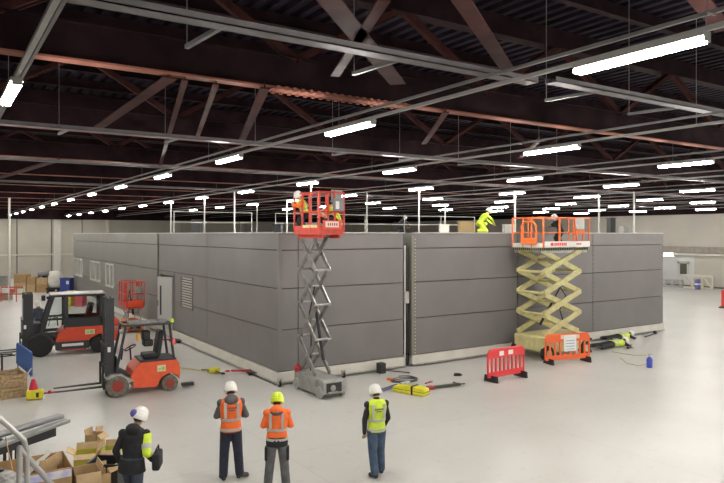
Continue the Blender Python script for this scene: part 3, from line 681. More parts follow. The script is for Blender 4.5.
# ------------------------------------------------------------ forklifts
FO = mat('forklift_orange', (.78, .10, .03), .38, noise=.06, coat=.3)
FR = mat('forklift_red', (.70, .075, .03), .38, noise=.06, coat=.3)
FD = mat('forklift_charcoal', (.035, .036, .04), .5)
FG = mat('clear_glass', (.9, .95, .95), .03, trans=1.0, spec=.4)
GRN = mat('badge_green', (.35, .5, .12), .5)
def forklift(label, loc, rz, wb, W, rf, rr, hood, guard, mast, color, cab=False, fork=1.1, fz=.2):
    t = T('forklift', label, 'forklift', loc, rz, 'forklifts')
    f, r = wb/2, -wb/2; h = W/2; q = wb/1.45
    # main body with wheel arches (side profile)
    P = [(r-.28*q, .32), (r-.3*q, .5), (r-.28*q, hood-.12), (r-.2*q, hood), (f-.62*q, hood), (f-.42*q, hood-.22), (f-.36*q, .5), (f-rf-.1, .42), (f-rf-.12, .2), (r+rr+.14, .16), (r+rr+.08, rr*1.25)]
    for a in (40, 90, 140): P.append((r+math.cos(R(a))*(rr+.07), rr+math.sin(R(a))*(rr+.07)))
    P.append((r-rr-.04, .32))
    obj('body', MB().prism(P, -h+.04, h-.04), color, t, bevel=.03, seg=3)
    obj('battery_cover', MB().b2(r-.2*q, f-.62*q, -h+.06, h-.06, hood, hood+.05), FD, t, bevel=.015)
    obj('front_cowl', MB().prism([(f-.34*q, .35), (f+(.3 if cab else .0), .35), (f+(.34 if cab else .02), hood*.9), (f+(.22 if cab else .0), hood+.2), (f-.02, hood+.2), (f-.04, hood*.85), (f-.38*q, hood*.6)], -h*.62, h*.62), FD, t, bevel=.02)
    obj('front_fender', MB().prism([(f-rf-.14, .42), (f-rf*.75, rf*1.75), (f-.1, rf*2.1), (f+rf*.6, rf*2.05), (f+rf, rf*1.7), (f+rf, rf*1.6), (f, rf*1.98), (f-rf*.9, rf*1.2), (f-rf-.08, .4)], -h+.0, h-.0), FD if cab else GAL, t)
    obj('floor_plate', MB().b2(f-rf-.45, f-.05, -h+.08, h-.08, .42, .46), FD, t)
    for s in (-1, 1):
        wo = obj('front_wheel', MB().wheel((f, s*(h-.09), rf), rf, .2), RUB if cab else mat('tyre_cream', (.15, .14, .115), .8, noise=.3, scale=12), t)
        hb = MB().tube((f, s*(h-.02), rf), (f, s*(h+.025), rf), rf*.52, 20)
        for k in range(6): hb.ball((f+math.cos(k*PI/3)*rf*.3, s*(h+.03), rf+math.sin(k*PI/3)*rf*.3), .022, n=6)
        obj('hub', hb, RUB if cab else mat('hub_red', (.32, .04, .03), .5), wo)
        wo = obj('rear_wheel', MB().wheel((r, s*(h-.09), rr), rr, .17), RUB if cab else MATS['tyre_cream'], t)
        obj('hub', MB().tube((r, s*(h-.03), rr), (r, s*(h+.01), rr), rr*.52, 20), RUB if cab else MATS['hub_red'], wo)
    # mast
    ms, mt = (.26, .17) if not cab else (.4, .3)
    mx = f+rf+(-.1 if not cab else .1); mw = .15 if not cab else .28
    m = MB()
    for s in (-1, 1):
        m.b2(mx-mw, mx+.08, s*ms-.05, s*ms+.05, .08, mast)
        m.b2(mx-mw+.05, mx+.07, s*mt-.04, s*mt+.04, .1, mast-.06)
    for z in (.25, mast*.42, mast-.06): m.b2(mx-.07, mx-.02, -ms, ms, z-.05, z+.05)
    mo = obj('mast', m, FD, t, bevel=.008)
    obj('lift_cylinder', MB().tube((mx-.02, -.18, .15), (mx-.02, -.18, mast*.6), .035).tube((mx-.02, .18, .15), (mx-.02, .18, mast*.6), .035).tube((mx-.02, .18, mast*.6), (mx-.02, .18, mast-.1), .02).tube((mx-.02, -.18, mast*.6), (mx-.02, -.18, mast-.1), .02), GAL, mo)
    obj('chain', MB().b2(mx+.03, mx+.045, -.1, -.06, .3, mast-.1).b2(mx+.03, mx+.045, .06, .1, .3, mast-.1), GAL, mo)
    obj('mast_label', MB().b2(mx-.05, mx+.03, -ms-.055, -ms-.05, mast*.45, mast*.45+.14).b2(mx-.05, mx+.03, ms+.05, ms+.055, mast*.45, mast*.45+.14), WHT, mo)
    ca = MB().b2(mx+.09, mx+.13, -h+.1, h-.1, fz+.05, fz+.17).b2(mx+.09, mx+.13, -h+.1, h-.1, fz+.42, fz+.52)
    for k in range(7): yy = -h+.14+k*(W-.28)/6; ca.b2(mx+.1, mx+.12, yy-.015, yy+.015, fz+.5, fz+1.1)
    ca.b2(mx+.09, mx+.13, -h+.1, h-.1, fz+1.06, fz+1.12)
    obj('carriage', ca, FD, t)
    for s in (-1, 1):
        obj('fork', MB().b2(mx+.13, mx+.175, s*.26-.055, s*.26+.055, fz-.1, fz+.55).prism([(mx+.13, fz-.1), (mx+.13+fork, fz-.1), (mx+.13+fork, fz-.085), (mx+.3, fz-.055), (mx+.13, fz-.055)], s*.26-.055, s*.26+.055), mat('fork_steel', (.05, .045, .04), .5, metal=.4), t)
    # overhead guard
    g = MB(); gx0, gx1 = r-(.0 if not cab else .1)*q, f-(.26 if not cab else .32)*q; pw = .13 if cab else .065
    for s in (-1, 1):
        y = s*(h-.12)
        g.bar((f+.02, y, hood*.8), (gx1+.02, y, guard-.05), pw, pw*1.2, up=(0, 1, 0))
        g.bar((r-.14*q, y, hood-.02), (gx0, y, guard-.05), pw, pw*1.2, up=(0, 1, 0))
        g.b2(gx0-.05, gx1+.1, y-.04, y+.04, guard-.09, guard-.02)
    for xx in (gx0-.03, gx1+.07): g.b2(xx-.04, xx+.04, -h+.1, h-.1, guard-.09, guard-.02)
    k = gx0+.12
    while k < gx1: g.b2(k-.02, k+.02, -h+.12, h-.12, guard-.06, guard-.03); k += .16
    go = obj('overhead_guard', g, FD, t, bevel=.01)
    if not cab: obj('roof_sheet', MB().b2(gx0, gx1-.1, -h+.2, h-.15, guard-.02, guard), FG, go)
    # seat and controls
    s_ = obj('seat', MB().b2(r+.25*q, r+.7*q, -.24, .24, hood+.05, hood+.2), DARK, t, bevel=.05, seg=3)
    bk = obj('seat_back', MB().prism([(r+.2*q, hood+.1), (r+.36*q, hood+.1), (r+.24*q, hood+.85), (r+.1*q, hood+.85)], -.24, .24), DARK, t, bevel=.04)
    st = MB(); sc = Vector((f-.42*q, .0, hood+.38)); u = Vector((.45, 0, .9)).normalized(); e1 = Vector((0, 1, 0)); e2 = u.cross(e1)
    pts = [sc+e1*.17*math.cos(k*PI/8)+e2*.17*math.sin(k*PI/8) for k in range(17)]
    st.path(pts, .015, 6).tube(sc-e1*.16, sc+e1*.16, .012).tube(sc, sc-u*.4+Vector((.15, 0, 0)), .025)
    obj('steering_wheel', st, DARK, t)
    for k in range(3): obj('control_lever', MB().tube((f-.22*q, -.2-k*.06, hood), (f-.26*q, -.2-k*.06, hood+.3), .01, 6).ball((f-.26*q, -.2-k*.06, hood+.31), .022), DARK, t)
    obj('badge', MB().b2(r+.12*q, r+.36*q, h-.045, h-.034, hood-.3, hood-.12), mat('badge_pale', (.6, .62, .4), .5), t)
    obj('badge_mark', MB().b2(r+.15*q, r+.24*q, h-.034, h-.03, hood-.27, hood-.16).b2(r+.26*q, r+.33*q, h-.034, h-.03, hood-.25, hood-.2), GRN, t)
    obj('head_lamp', MB().tube((gx1+.12, h-.12, guard-.2), (gx1+.2, h-.12, guard-.2), .055).tube((gx1+.12, -h+.12, guard-.2), (gx1+.2, -h+.12, guard-.2), .055), GAL if not cab else FD, t)
    return t, f, r, h, q, gx0, gx1, mx
sp_ = (G(117, 397.5)+G(171, 391))/2
rz = R(176)
tf, f, r, h, q, gx0, gx1, mx = forklift('small orange counterbalance forklift with open cab and red wheel hubs', (0, 0, 0), rz, 1.45, 1.1, .31, .235, .90, 2.03, 2.78, FO, fork=1.25, fz=.36)
tf.location = sp_-Matrix.Rotation(rz, 3, 'Z') @ Vector((0, h, 0))
obj('rear_lamp', MB().b2(r-.16, r-.08, h-.14, h-.04, 1.35, 1.5), mat('lamp_pink', (.9, .15, .15), .4), tf)
obj('marker_lamp', MB().b2(gx0-.12, gx0-.04, h-.2, h-.08, 2.0, 2.1), HIVY, tf)
bl = obj('beacon', MB().tube((gx1, -.2, 1.95), (gx1, -.2, 1.75), .06), mat('beacon_amber', (.8, .4, .05), .4), tf)
obj('mirror', MB().box((gx1+.1, h-.2, 1.8), (.05, .16, .12)), mat('mirror_grey', (.35, .36, .4), .2), tf, bevel=.01)
obj('document_bag', MB().box((-.12, .1, 1.62), (.22, .3, .3)).box((-.18, .05, 1.4), (.28, .34, .2)), DARK, tf, bevel=.05)
obj('amber_lamp', MB().tube((.12, .2, 1.5), (.12, .2, 1.72), .05), MATS['beacon_amber'], tf)
obj('tow_pin', MB().b2(r-.75, r-.4, h-.35, h-.2, .05, .14), DARK, tf)
sb = (G(41, 357.5)+G(99, 352.5))/2
rz2 = R(175)
tb, f, r, h, q, gx0, gx1, mx = forklift('large red forklift with enclosed dark cab, farther from the stair', (0, 0, 0), rz2, 2.05, 1.35, .42, .33, 1.04, 2.3, 2.36, FR, cab=True, fork=1.05, fz=.3)
tb.location = sb-Matrix.Rotation(rz2, 3, 'Z') @ Vector((0, h, 0))
obj('roof_cover', MB().b2(gx0-.1, gx1+.12, -h+.08, h-.08, 2.28, 2.32), mat('roof_pale', (.40, .39, .37), .5), tb, bevel=.02)
for s, nm in ((1, 'near'), (-1, 'far')):
    y = s*(h-.1)
    dr_ = MB()
    def quad(b, pts, y0, y1): b.prism(pts, y0, y1)
    A = [(f-.1, hood_ := 1.0), (gx1+.05, 2.2), (gx1-.4, 2.2), (gx1-.4, 1.0)]
    zb_ = .78
    # door frame: front post, mid post, rear post, rails, lower panel
    dr_.bar((f-.08, y, zb_), (gx1+.04, y, 2.2), .06, .16, up=(0, 1, 0)); dr_.b2(gx1-.5, gx1-.34, y-.03, y+.03, .8, 2.2); dr_.b2(gx0-.04, gx0+.12, y-.03, y+.03, .9, 2.2)
    dr_.b2(gx0, gx1+.05, y-.03, y+.03, 2.2, 2.2).b2(gx0, f-.2, y-.03, y+.03, 1.34, 1.42)
    dr_.b2(gx0, gx1-.4, y-.03, y+.03, 1.0, 1.42)
    dr_.prism([(f-.1, zb_), (f-.1, zb_+.12), (gx1-.4, zb_+.12), (gx1-.4, zb_)], y-.03, y+.03)
    dd = obj('cab_door', dr_, FD, tb, bevel=.015)
    obj('pane', MB().prism([(f-.1, .9), (gx1+.05, 2.12), (gx1-.4, 2.12), (gx1-.4, .9)], y-.006, y+.006), FG, dd)
    obj('pane', MB().prism([(gx1-.4, 1.4), (gx1-.4, 2.12), (gx0+.05, 2.12), (gx0+.05, 1.4)], y-.006, y+.006), FG, dd)
obj('side_step', MB().b2(r+.35, f-.5, h-.06, h+.02, .22, .52), FD, tb, bevel=.02)
obj('step_label', MB().b2(-.45, .3, h+.02, h+.026, .34, .44), WHT, tb)
obj('work_lamp', MB().box((f-.1, h-.1, 2.2), (.14, .18, .2)), DARK, tb, bevel=.03)
obj('mast_panel', MB().b2(mx+.06, mx+.075, .3, .5, 1.4, 2.2), mat('mast_white', (.6, .62, .62), .4), tb)
obj('counterweight', MB().prism([(r-.5*q, .35), (r-.54*q, 1.2), (r-.25*q, 1.5), (r-.1*q, 1.48), (r-.1*q, .95), (r-.33*q, .45)], -h+.08, h-.08), FR, tb, bevel=.05, seg=3)

# ------------------------------------------------------------ barriers
def barrier(label, pa, pb, H_, m, notice=False, plate=True):
    d = pb-pa; W_ = d.length; t = T('crowd_barrier', label, 'barrier', (pa.x, pa.y, 0), math.atan2(d.y, d.x), 'plastic barriers by the yellow lift')
    b = MB(); b.path([(0, 0, .15), (0, 0, H_-.12), (.1, 0, H_), (W_-.1, 0, H_), (W_, 0, H_-.12), (W_, 0, .15), (0, 0, .15)], .035)
    b.b2(.02, W_-.02, -.02, .02, H_-.26, H_-.02).b2(.02, W_-.02, -.02, .02, .14, .3)
    obj('frame', b, m, t, bevel=.008)
    n_ = 8; b = MB()
    for k in range(n_):
        x = W_*(k+.9)/(n_+.8); b.b2(x-.035, x+.035, -.02, .02, .28, H_-.24)
    obj('slats', b, m, t, bevel=.008)
    if plate: obj('reflective_plate', MB().b2(W_*.3, W_*.42, -.028, -.02, H_-.2, H_-.06).b2(W_*.55, W_*.68, -.028, -.02, H_-.2, H_-.06), WHT, t)
    for x in (.14, W_-.14): obj('foot', MB().prism([(x-.05, 0), (x+.05, 0), (x+.04, .05), (x+.02, .2), (x-.02, .2), (x-.04, .05)], -.27, .27), DARK, t, bevel=.01)
    if notice:
        o = obj('notice', MB().b2(W_*.4, W_*.68, -.05, -.04, .42, H_-.03), WHT, t)
        b = MB()
        for k in range(4): b.b2(W_*.44, W_*.64, -.054, -.05, .48+k*.1, .51+k*.1)
        obj('notice_print', b, mat('print_blue', (.25, .4, .6), .6), o)
        obj('header', MB().b2(W_*.33, W_*.76, -.04, -.03, H_-.16, H_-.02), mat('paper_cream', (.7, .6, .5), .6), t)
        bb = MB()
        for z in (.35, .55, .8): bb.b2(W_+.02, W_+.09, -.04, .04, z-.04, z+.04)
        obj('clip', bb, DARK, t)
    return t
barrier('bright red plastic barrier standing alone on the open floor', G(488, 382.5), G(523.5, 376), .98, mat('barrier_red', (.78, .045, .055), .45))
barrier('orange plastic barrier with white notice in front of the yellow lift', G(545.5, 364.5), G(589, 361), 1.02, mat('barrier_orange', (.85, .14, .04), .45), notice=True, plate=False)

# ------------------------------------------------------------ bits near the modules
SKR = mat('skate_red', (.42, .03, .035), .5)
def skate(label, pa, pb):
    d = pb-pa; t = T('tow_skate', label, 'machinery skate', (pa.x, pa.y, 0), math.atan2(d.y, d.x), 'red tow skates under the module edge'); L_ = d.length
    b = MB().box((L_, 0, .1), (.5, .5, .05))
    obj('deck', b, DARK, t, bevel=.01)
    for s in (-1, 1): obj('roller', MB().tube((L_-.15, s*.2, .05), (L_-.15, s*.05, .05), .05).tube((L_+.15, s*.2, .05), (L_+.15, s*.05, .05), .05), RUB, t)
    obj('tow_bar', MB().bar((.05, 0, .1), (L_-.2, -.05, .12), .06, .06).bar((.3, 0, .1), (L_-.2, .12, .12), .06, .05), SKR, t)
    obj('tow_ring', MB().path([(-.08+.08*math.cos(k*PI/5), .08*math.sin(k*PI/5), .08) for k in range(11)], .018, 6), SKR, t)
skate('red towing skate at the module edge behind the two people in orange', G(230, 373.5), G(256, 374.5))
skate('farther red towing skate near the open door', G(153, 342), G(177, 342.5))
# strap and yellow hook block
a, b_ = G(178, 368), G(210, 372.5)
t = T('tow_strap', 'thin yellow strap on the floor from the orange forklift', 'strap', (a.x, a.y, 0), math.atan2(b_.y-a.y, b_.x-a.x)); L_ = (b_-a).length
obj('webbing', MB().bar((0, 0, .02), (L_*.5, .03, .015), .05, .012).bar((L_*.5, .03, .015), (L_, 0, .03), .05, .012), mat('strap_yellow', (.6, .55, .05), .6), t)
obj('hook', MB().path([(L_, 0, .04), (L_+.12, 0, .05), (L_+.16, .06, .04)], .015), DARK, t)
a = G(212.5, 374)
t = T('chain_block', 'yellow chain block with black cap at the end of the strap', 'chain block', (a.x, a.y, 0), .3)
obj('housing', MB().box((0, 0, .12), (.34, .16, .14)).box((.14, 0, .1), (.16, .2, .18)), mat('tool_yellow', (.7, .66, .05), .5), t, bevel=.03)
obj('handle', MB().bar((-.15, 0, .16), (-.4, .05, .2), .04, .03), DARK, t); obj('hook', MB().path([(.05, -.1, .1), (.1, -.28, .06), (.18, -.42, .04)], .02).ball((.14, -.36, .05), .07, (1, 1, .5)), DARK, t)
# lifting skate under the front plinth
a = G(374.5, 371)
t = T('lifting_jack', 'black toe jack at the white plinth left of the gap', 'jack', (a.x, CY-.35, 0), 0)
obj('jack_body', MB().b2(-.12, .12, -.1, .14, 0, .34), DARK, t, bevel=.02); obj('lever', MB().tube((.05, -.08, .1), (.75, -.55, .03), .018), DARK, t)
for (px_, lb_) in ((343.5, 'small rusty castor at the plinth right of the grey lift'), (279.5, 'small dark jack at the module corner plinth')):
    a = ON_Y(px_, 370, CY-.25); t = T('plinth_castor', lb_, 'castor', (a.x, CY-.25, 0), 0)
    obj('fork', MB().b2(-.05, -.035, -.05, .05, .06, .22).b2(.035, .05, -.05, .05, .06, .22).b2(-.07, .07, -.06, .06, .22, .24), GAL, t); obj('wheel', MB().wheel((0, 0, .085), .085, .06, (1, 0, 0)), RUB, t)
# yellow tool case with hose
a, b_ = G(398, 391), G(424, 395.5)
t = T('tool_case', 'long yellow padded tool case lying on the floor', 'tool case', ((a.x+b_.x)/2, (a.y+b_.y)/2, 0), math.atan2(b_.y-a.y, b_.x-a.x)); L_ = (b_-a).length+.2
cy = mat('case_yellow', (.72, .66, .03), .5, noise=.1)
obj('case_body', MB().prism([(-L_/2, .04), (-L_/2+.05, 0), (L_/2-.04, 0), (L_/2, .05), (L_/2-.02, .2), (L_/2-.3, .24), (-L_/2+.05, .18), (-L_/2, .13)], -.16, .16), cy, t, bevel=.03, seg=3)
obj('lid_seam', MB().b2(-L_/2-.005, L_/2+.005, -.165, .165, .1, .115), mat('seam_olive', (.2, .18, .02), .6), t); obj('strap', MB().b2(.1, .16, -.17, .17, 0, .245), DARK, t)
a = G(405, 382)
t = T('air_hose', 'grey coiled hose on the floor behind the yellow case', 'hose', (a.x, a.y, 0))
hs_ = [(0.42*math.cos(k*PI/10)*(1+.12*math.sin(k*.9)), .3*math.sin(k*PI/10)*(1+.1*math.cos(k*.7)), .03+.002*k) for k in range(46)]
obj('hose_loops', MB().path(hs_, .018, 6), mat('hose_grey', (.08, .08, .085), .6), t)
a = G(404, 387)
t = T('pneumatic_wrench', 'small silver and black tool resting beside the coiled hose', 'tool', (a.x, a.y, 0), .4)
obj('barrel', MB().tube((-.2, 0, .1), (.2, 0, .1), .07).tube((.2, 0, .1), (.32, 0, .1), .03), GAL, t); obj('grip', MB().bar((-.05, 0, .08), (-.1, -.2, .04), .06, .05), DARK, t)
a = G(392.5, 380)
t = T('floor_wedge', 'small orange pad left of the coiled hose', 'pad', (a.x, a.y, 0), .2); obj('pad', MB().prism([(-.17, 0), (.17, 0), (.15, .03), (-.12, .07)], -.13, .13), ORL, t, bevel=.01)
a, b_ = G(379.5, 391), G(397, 386)
t = T('pry_bar', 'blue grey pipes lying left of the yellow case', 'pipe', (a.x, a.y, 0), math.atan2(b_.y-a.y, b_.x-a.x)); L_ = (b_-a).length
obj('shaft', MB().tube((0, 0, .03), (L_, 0, .05), .028).tube((0, -.14, .03), (L_, -.08, .05), .022), mat('pipe_blue_grey', (.10, .12, .2), .4), t)
a, b_ = G(427, 390), G(460, 386)
t = T('pallet_truck_handle', 'long dark metal bar on the floor right of the yellow case', 'bar', (a.x, a.y, 0), math.atan2(b_.y-a.y, b_.x-a.x)); L_ = (b_-a).length
gm = mat('bar_dark_green', (.06, .065, .05), .5)
obj('beam', MB().bar((0, 0, .06), (L_, 0, .06), .12, .07), gm, t, bevel=.01); obj('end_grip', MB().tube((L_-.12, -.16, .08), (L_-.12, .16, .08), .035).tube((L_, 0, .06), (L_+.2, .05, .04), .02), gm, t)
obj('red_joint', MB().box((.12, 0, .06), (.2, .2, .09)), SKR, t, bevel=.02)
a = G(457.5, 375.5)
t = T('shackle', 'small dark shackle alone on the floor in front of the long module', 'shackle', (a.x, a.y, 0), .8); obj('bow', MB().path([(-.12, .1, .03), (-.1, -.08, .03), (0, -.13, .03), (.1, -.08, .03), (.12, .1, .03)], .025), DARK, t); obj('pin', MB().tube((-.16, .1, .03), (.16, .1, .03), .02), DARK, t)
a = G(428, 383.5)
t = T('spanner', 'small red and grey spanner near the long dark bar', 'spanner', (a.x, a.y, 0), .3); obj('handle', MB().box((0, 0, .03), (.3, .05, .03)), SKR, t, bevel=.008); obj('jaw', MB().tube((.17, 0, .01), (.17, 0, .05), .05, 8), GAL, t)
# blue bottle and hose by lying person
a = G(649.5, 367.5)
t = T('gas_bottle', 'small blue bottle standing on the floor near the right', 'bottle', (a.x, a.y, 0))
obj('cylinder', MB().loft([((0, 0, z), Vector((1, 0, 0))*q_, Vector((0, 1, 0))*q_) for z, q_ in ((0, .09), (.03, .1), (.28, .1), (.34, .07), (.37, .03))], 16), mat('bottle_blue', (.04, .07, .42), .35), t, smooth=True)
obj('valve', MB().tube((0, 0, .36), (0, 0, .45), .03).bar((-.06, 0, .46), (.14, 0, .44), .03, .03), GAL, t)
a = G(627, 358)
t = T('cable_loop', 'thin yellowish cable trailing on the floor below the lying person', 'cable', (a.x, a.y, 0))
pts = [G(612, 352), G(624, 354), G(636, 356), G(646, 355.5)]; p2_ = [G(620, 358), G(627, 363.5), G(638, 366), G(646, 364.5)]
obj('cable_strand', MB().path([p-a+Vector((0, 0, .012)) for p in pts], .013, 6).path([p-a+Vector((0, 0, .012)) for p in p2_], .013, 6), mat('cable_cream', (.42, .38, .2), .6), t)
a = G(629, 349)
t = T('grinder', 'small dark power tool on the floor in front of the lying person', 'tool', (a.x, a.y, 0), .2); obj('motor', MB().tube((-.14, 0, .06), (.14, 0, .06), .05), DARK, t); obj('disc_guard', MB().tube((.18, 0, .03), (.18, 0, .08), .08, 14), GAL, t)
a, b_ = G(645, 337.5), G(655, 334.5)
t = T('crow_bar', 'dark bar lying at the right end of the module', 'bar', (a.x, a.y, 0), math.atan2(b_.y-a.y, b_.x-a.x)); obj('shaft', MB().tube((0, 0, .03), ((b_-a).length, 0, .05), .025).ball(((b_-a).length, 0, .09), .09, (.6, 1, 1)), DARK, t)
# red fire bucket near lift 1
a = ON_Y(299, 372, CY-.35)
bk_ = obj('beacon', MB().cone((.75, .3, .5), (.75, .3, .6), .1, .08).ball((.75, .3, .62), .1), SKR, t1)
# roof bits
def rbox(label, px_, d, w_, h_, m, name='roof_unit', cat='box'):
    p = D(px_, d, ROOF); t = T(name, label, cat, p, -TH)
    obj('casing', MB().b2(-w_/2, w_/2, -.3, .3, 0, h_), m, t, bevel=.02); obj('lid', MB().b2(-w_/2-.03, w_/2+.03, -.33, .33, h_, h_+.04), m, t)
rbox('white box on the roof between gap and lime clad person', 444, 36, .5, .45, PLIN)
rbox('tan box on the roof beside the lime clad person', 466, 38, .9, .65, mat('tan_card', (.45, .33, .16), .7))
rbox('pale unit on the roof left of the orange lift platform', 509, 36, .6, .45, PLIN)
rbox('small grey unit on the roof near its right end', 626, 32.5, .45, .3, GRB)
rbox('dark duct stub on the roof at the right', 611, 33.5, .25, .75, DARK, 'duct_stub', 'duct')
rbox('dark speaker-like unit on the far left roof', 197, 40, .5, .8, DARK, 'roof_fan', 'fan unit')
rbox('small dark unit on the roof left of the red lift platform', 278, 26, .3, .3, DARK)
# low rail on the roofs
def rail(label, row_pts, z, r_=.022):
    a, b_ = row_pts; t = T('roof_rail', label, 'guard rail', (0, 0, 0), 0, 'white edge rails on the module roofs')
    rl = MB().tube((a.x, a.y, ROOF+z), (b_.x, b_.y, ROOF+z), r_, 6).tube((a.x, a.y, ROOF+z*.5), (b_.x, b_.y, ROOF+z*.5), r_, 6)
    obj('rail_bars', rl, POLE, t)
    n_ = int((b_-a).length/2.4)
    for k in range(n_+1):
        p = a.lerp(b_, k/max(1, n_)); obj('post', MB().tube((p.x, p.y, ROOF), (p.x, p.y, ROOF+z), r_, 6), POLE, t)
rail('white guard rail along the far edge of the corner module roof', (Vector((9.3, 30.1, 0)), Vector((13.2, 30.1, 0))), 1.0)
rail('white guard rail along the far edge of the long module roof', (Vector((14.5, 30.1, 0)), Vector((28.2, 30.1, 0))), 1.0)

# ------------------------------------------------------------ right end wall
def PW(px_, py_): return ON_X(px_, py_, X1-.01)
du = T('wall_duct', 'long brown duct band running along the right end wall', 'duct', (X1-.3, 0, 0))
obj('duct_body', MB().b2(-.05, .29, 5, 40, 2.95, 3.5), mat('duct_brown', (.25, .22, .19), .6, noise=.15, scale=3), du); obj('flange', MB().b2(-.12, .29, 5, 40, 2.75, 2.9), PLIN, du)
t = T('wall_lamp', 'bright white wall lamp just right of the module end', 'lamp', (X1-.25, 0, 0))
l0, l1_ = PW(676, 254).y, PW(664, 254).y
obj('lamp_box', MB().b2(.0, .24, l0, l1_, 2.55, 2.98), WHT, t); obj('lamp_face', MB().b2(-.01, .0, l0+.1, l1_-.1, 2.62, 2.92), mat('wall_lamp_glow', (1, .98, .92), .5, emit=5), t)
a, b_ = PW(690, 262), PW(677.5, 275)
struct('window_1', MB().b2(X1-.08, X1-.005, a.y, a.y+.25, b_.z, a.z).b2(X1-.08, X1-.005, b_.y-.25, b_.y, b_.z, a.z).b2(X1-.08, X1-.005, a.y, b_.y, a.z-.15, a.z+.02).b2(X1-.08, X1-.005, a.y, b_.y, b_.z-.1, b_.z+.1), WF, 'white framed hatch window in the end wall')
pn = obj('window_pane', MB().b2(X1-.04, X1-.006, a.y+.2, b_.y-.2, b_.z, a.z-.1), mat('pane_brown', (.08, .075, .06), .3)); pn['kind'] = 'structure'
wn = struct('wall_panel', MB().b2(X1-.03, X1-.004, PW(694, 260).y, 40, .16, 2.7), mat('panel_pale_grey', (.50, .51, .50), .6), 'pale grey panelled area of the end wall')
# rack frames lying along the wall
def rack(label, pxa, pxb, h_, m, tilt_=0):
    ya, yb = PW(pxb, 286).y, PW(pxa, 286).y; t = T('steel_rack_frame', label, 'rack frame', (X1-1.6, ya, 0), 0, 'rack frames by the end wall'); L_ = yb-ya
    b = MB().bar((0, 0, .08), (0, L_, .08), .16, .16).bar((0, 0, h_), (0, L_, h_), .16, .16)
    obj('beam', b, m, t); n_ = max(3, int(L_/1.1))
    for k in range(n_):
        y_ = L_*k/n_; obj('lattice_bar', MB().bar((0, y_, .08), (0, y_, h_), .1, .1).bar((0, y_, .08), (0, y_+L_/n_, h_), .1, .1), m, t)
    
rack('cream steel lattice frame stacked at the foot of the end wall', 694, 723, 1.1, mat('rack_cream', (.55, .52, .42), .5))
rack('low grey lattice frame beside the cream frame', 668, 693, .6, GAL)
a = G(703, 289)
t = T('stacking_bin', 'small blue bundle in front of the cream lattice frame', 'bundle', (a.x-.8, a.y, 0)); obj('shell', MB().b2(-.2, .2, -.15, .15, 0, .85), mat('bundle_blue', (.12, .12, .3), .6), t, bevel=.05); obj('band', MB().b2(-.21, .21, -.16, .16, .4, .5), WHT, t)
a = G(723.5, 308)
t = T('fire_extinguisher', 'red post at the far right edge of the floor', 'post', (a.x, a.y, 0)); obj('cylinder', MB().tube((0, 0, .1), (0, 0, 1.1), .13, 14), REDL, t); obj('foot', MB().cone((0, 0, 0), (0, 0, .1), .3, .2), DARK, t)

# ------------------------------------------------------------ far left background
CARD = mat('cardboard', (.42, .27, .13), .8, noise=.12, scale=6)
CARDL = mat('cardboard_light', (.52, .37, .20), .8, noise=.1, scale=6)
def cbox(label, loc, rz, sx, sy, sz, m=CARD, flaps=None, group=None, name='cardboard_box', inner=None):
    t = T(name, label, 'box', loc, rz, group); w_ = .012; fm = CARDL if m.name.startswith('carton_') else m
    b = MB().b2(-sx/2, sx/2, -sy/2, sy/2, 0, w_).b2(-sx/2, sx/2, -sy/2, -sy/2+w_, 0, sz).b2(-sx/2, sx/2, sy/2-w_, sy/2, 0, sz).b2(-sx/2, -sx/2+w_, -sy/2, sy/2, 0, sz).b2(sx/2-w_, sx/2, -sy/2, sy/2, 0, sz)
    obj('box_walls', b, m, t)
    if flaps is None:
        obj('lid', MB().b2(-sx/2, sx/2, -sy/2, sy/2, sz-.005, sz+.005), m, t); obj('tape', MB().b2(-sx/2, sx/2, -.03, .03, sz+.005, sz+.008), mat('tape', (.55, .45, .28), .4), t)
    else:
        for (side, an, ln) in flaps:
            a_ = R(an)
            if side in 'xX':
                s = 1 if side == 'x' else -1; p, q_ = Vector((s*sx/2, 0, sz)), Vector((s*(sx/2+ln*math.cos(a_)), 0, sz+ln*math.sin(a_)))
                obj('flap', MB().bar(p, q_, sy-.02, w_), fm, t)
            else:
                s = 1 if side == 'y' else -1; p, q_ = Vector((0, s*sy/2, sz)), Vector((0, s*(sy/2+ln*math.cos(a_)), sz+ln*math.sin(a_)))
                obj('flap', MB().bar(p, q_, sx-.02, w_), fm, t)
    return t
for px_, w_, hs_l, nm in ((22.5, .95, (.72, .7), 'left'), (33.5, .68, (.6, .58), 'middle'), (44, .82, (.62, .5), 'right')):
    z = 0
    for k, h_ in enumerate(hs_l):
        p_ = G(px_, 292); cbox('brown carton in the %s far column behind the large forklift, %s' % (nm, 'at the bottom' if k == 0 else 'on top'), (p_.x, p_.y, z), -TH, w_, .8, h_, CARD if (k+len(nm)) % 2 else CARDL, None, 'cartons stacked far left'); z += h_+.01
a = G(56, 293)
SAK = mat('sack_white', (.68, .66, .60), .8, noise=.08, scale=4, bump=.5)
t = T('bulk_bag', 'large white bulk bag standing by the far cartons', 'sack', (a.x, a.y, 0), -TH)
b = MB(); b.loft([((0, 0, z), Vector((q_, 0, 0)), Vector((0, q_, 0))) for z, q_ in ((.45, .42), (.6, .52), (1.0, .6), (1.35, .52), (1.6, .4), (1.72, .2))], 14); obj('bag', b, SAK, t, smooth=True); obj('pallet', MB().b2(-.5, .5, -.5, .5, 0, .12).b2(-.55, .55, -.5, .5, .3, .45).b2(-.5, -.3, -.5, .5, .1, .32).b2(.3, .5, -.5, .5, .1, .32), DARK, t)
a = G(45, 292)
t = T('motor_unit', 'grey machine part lying on the far cartons beside the white bag', 'machine part', (a.x, a.y, 1.15), -TH)
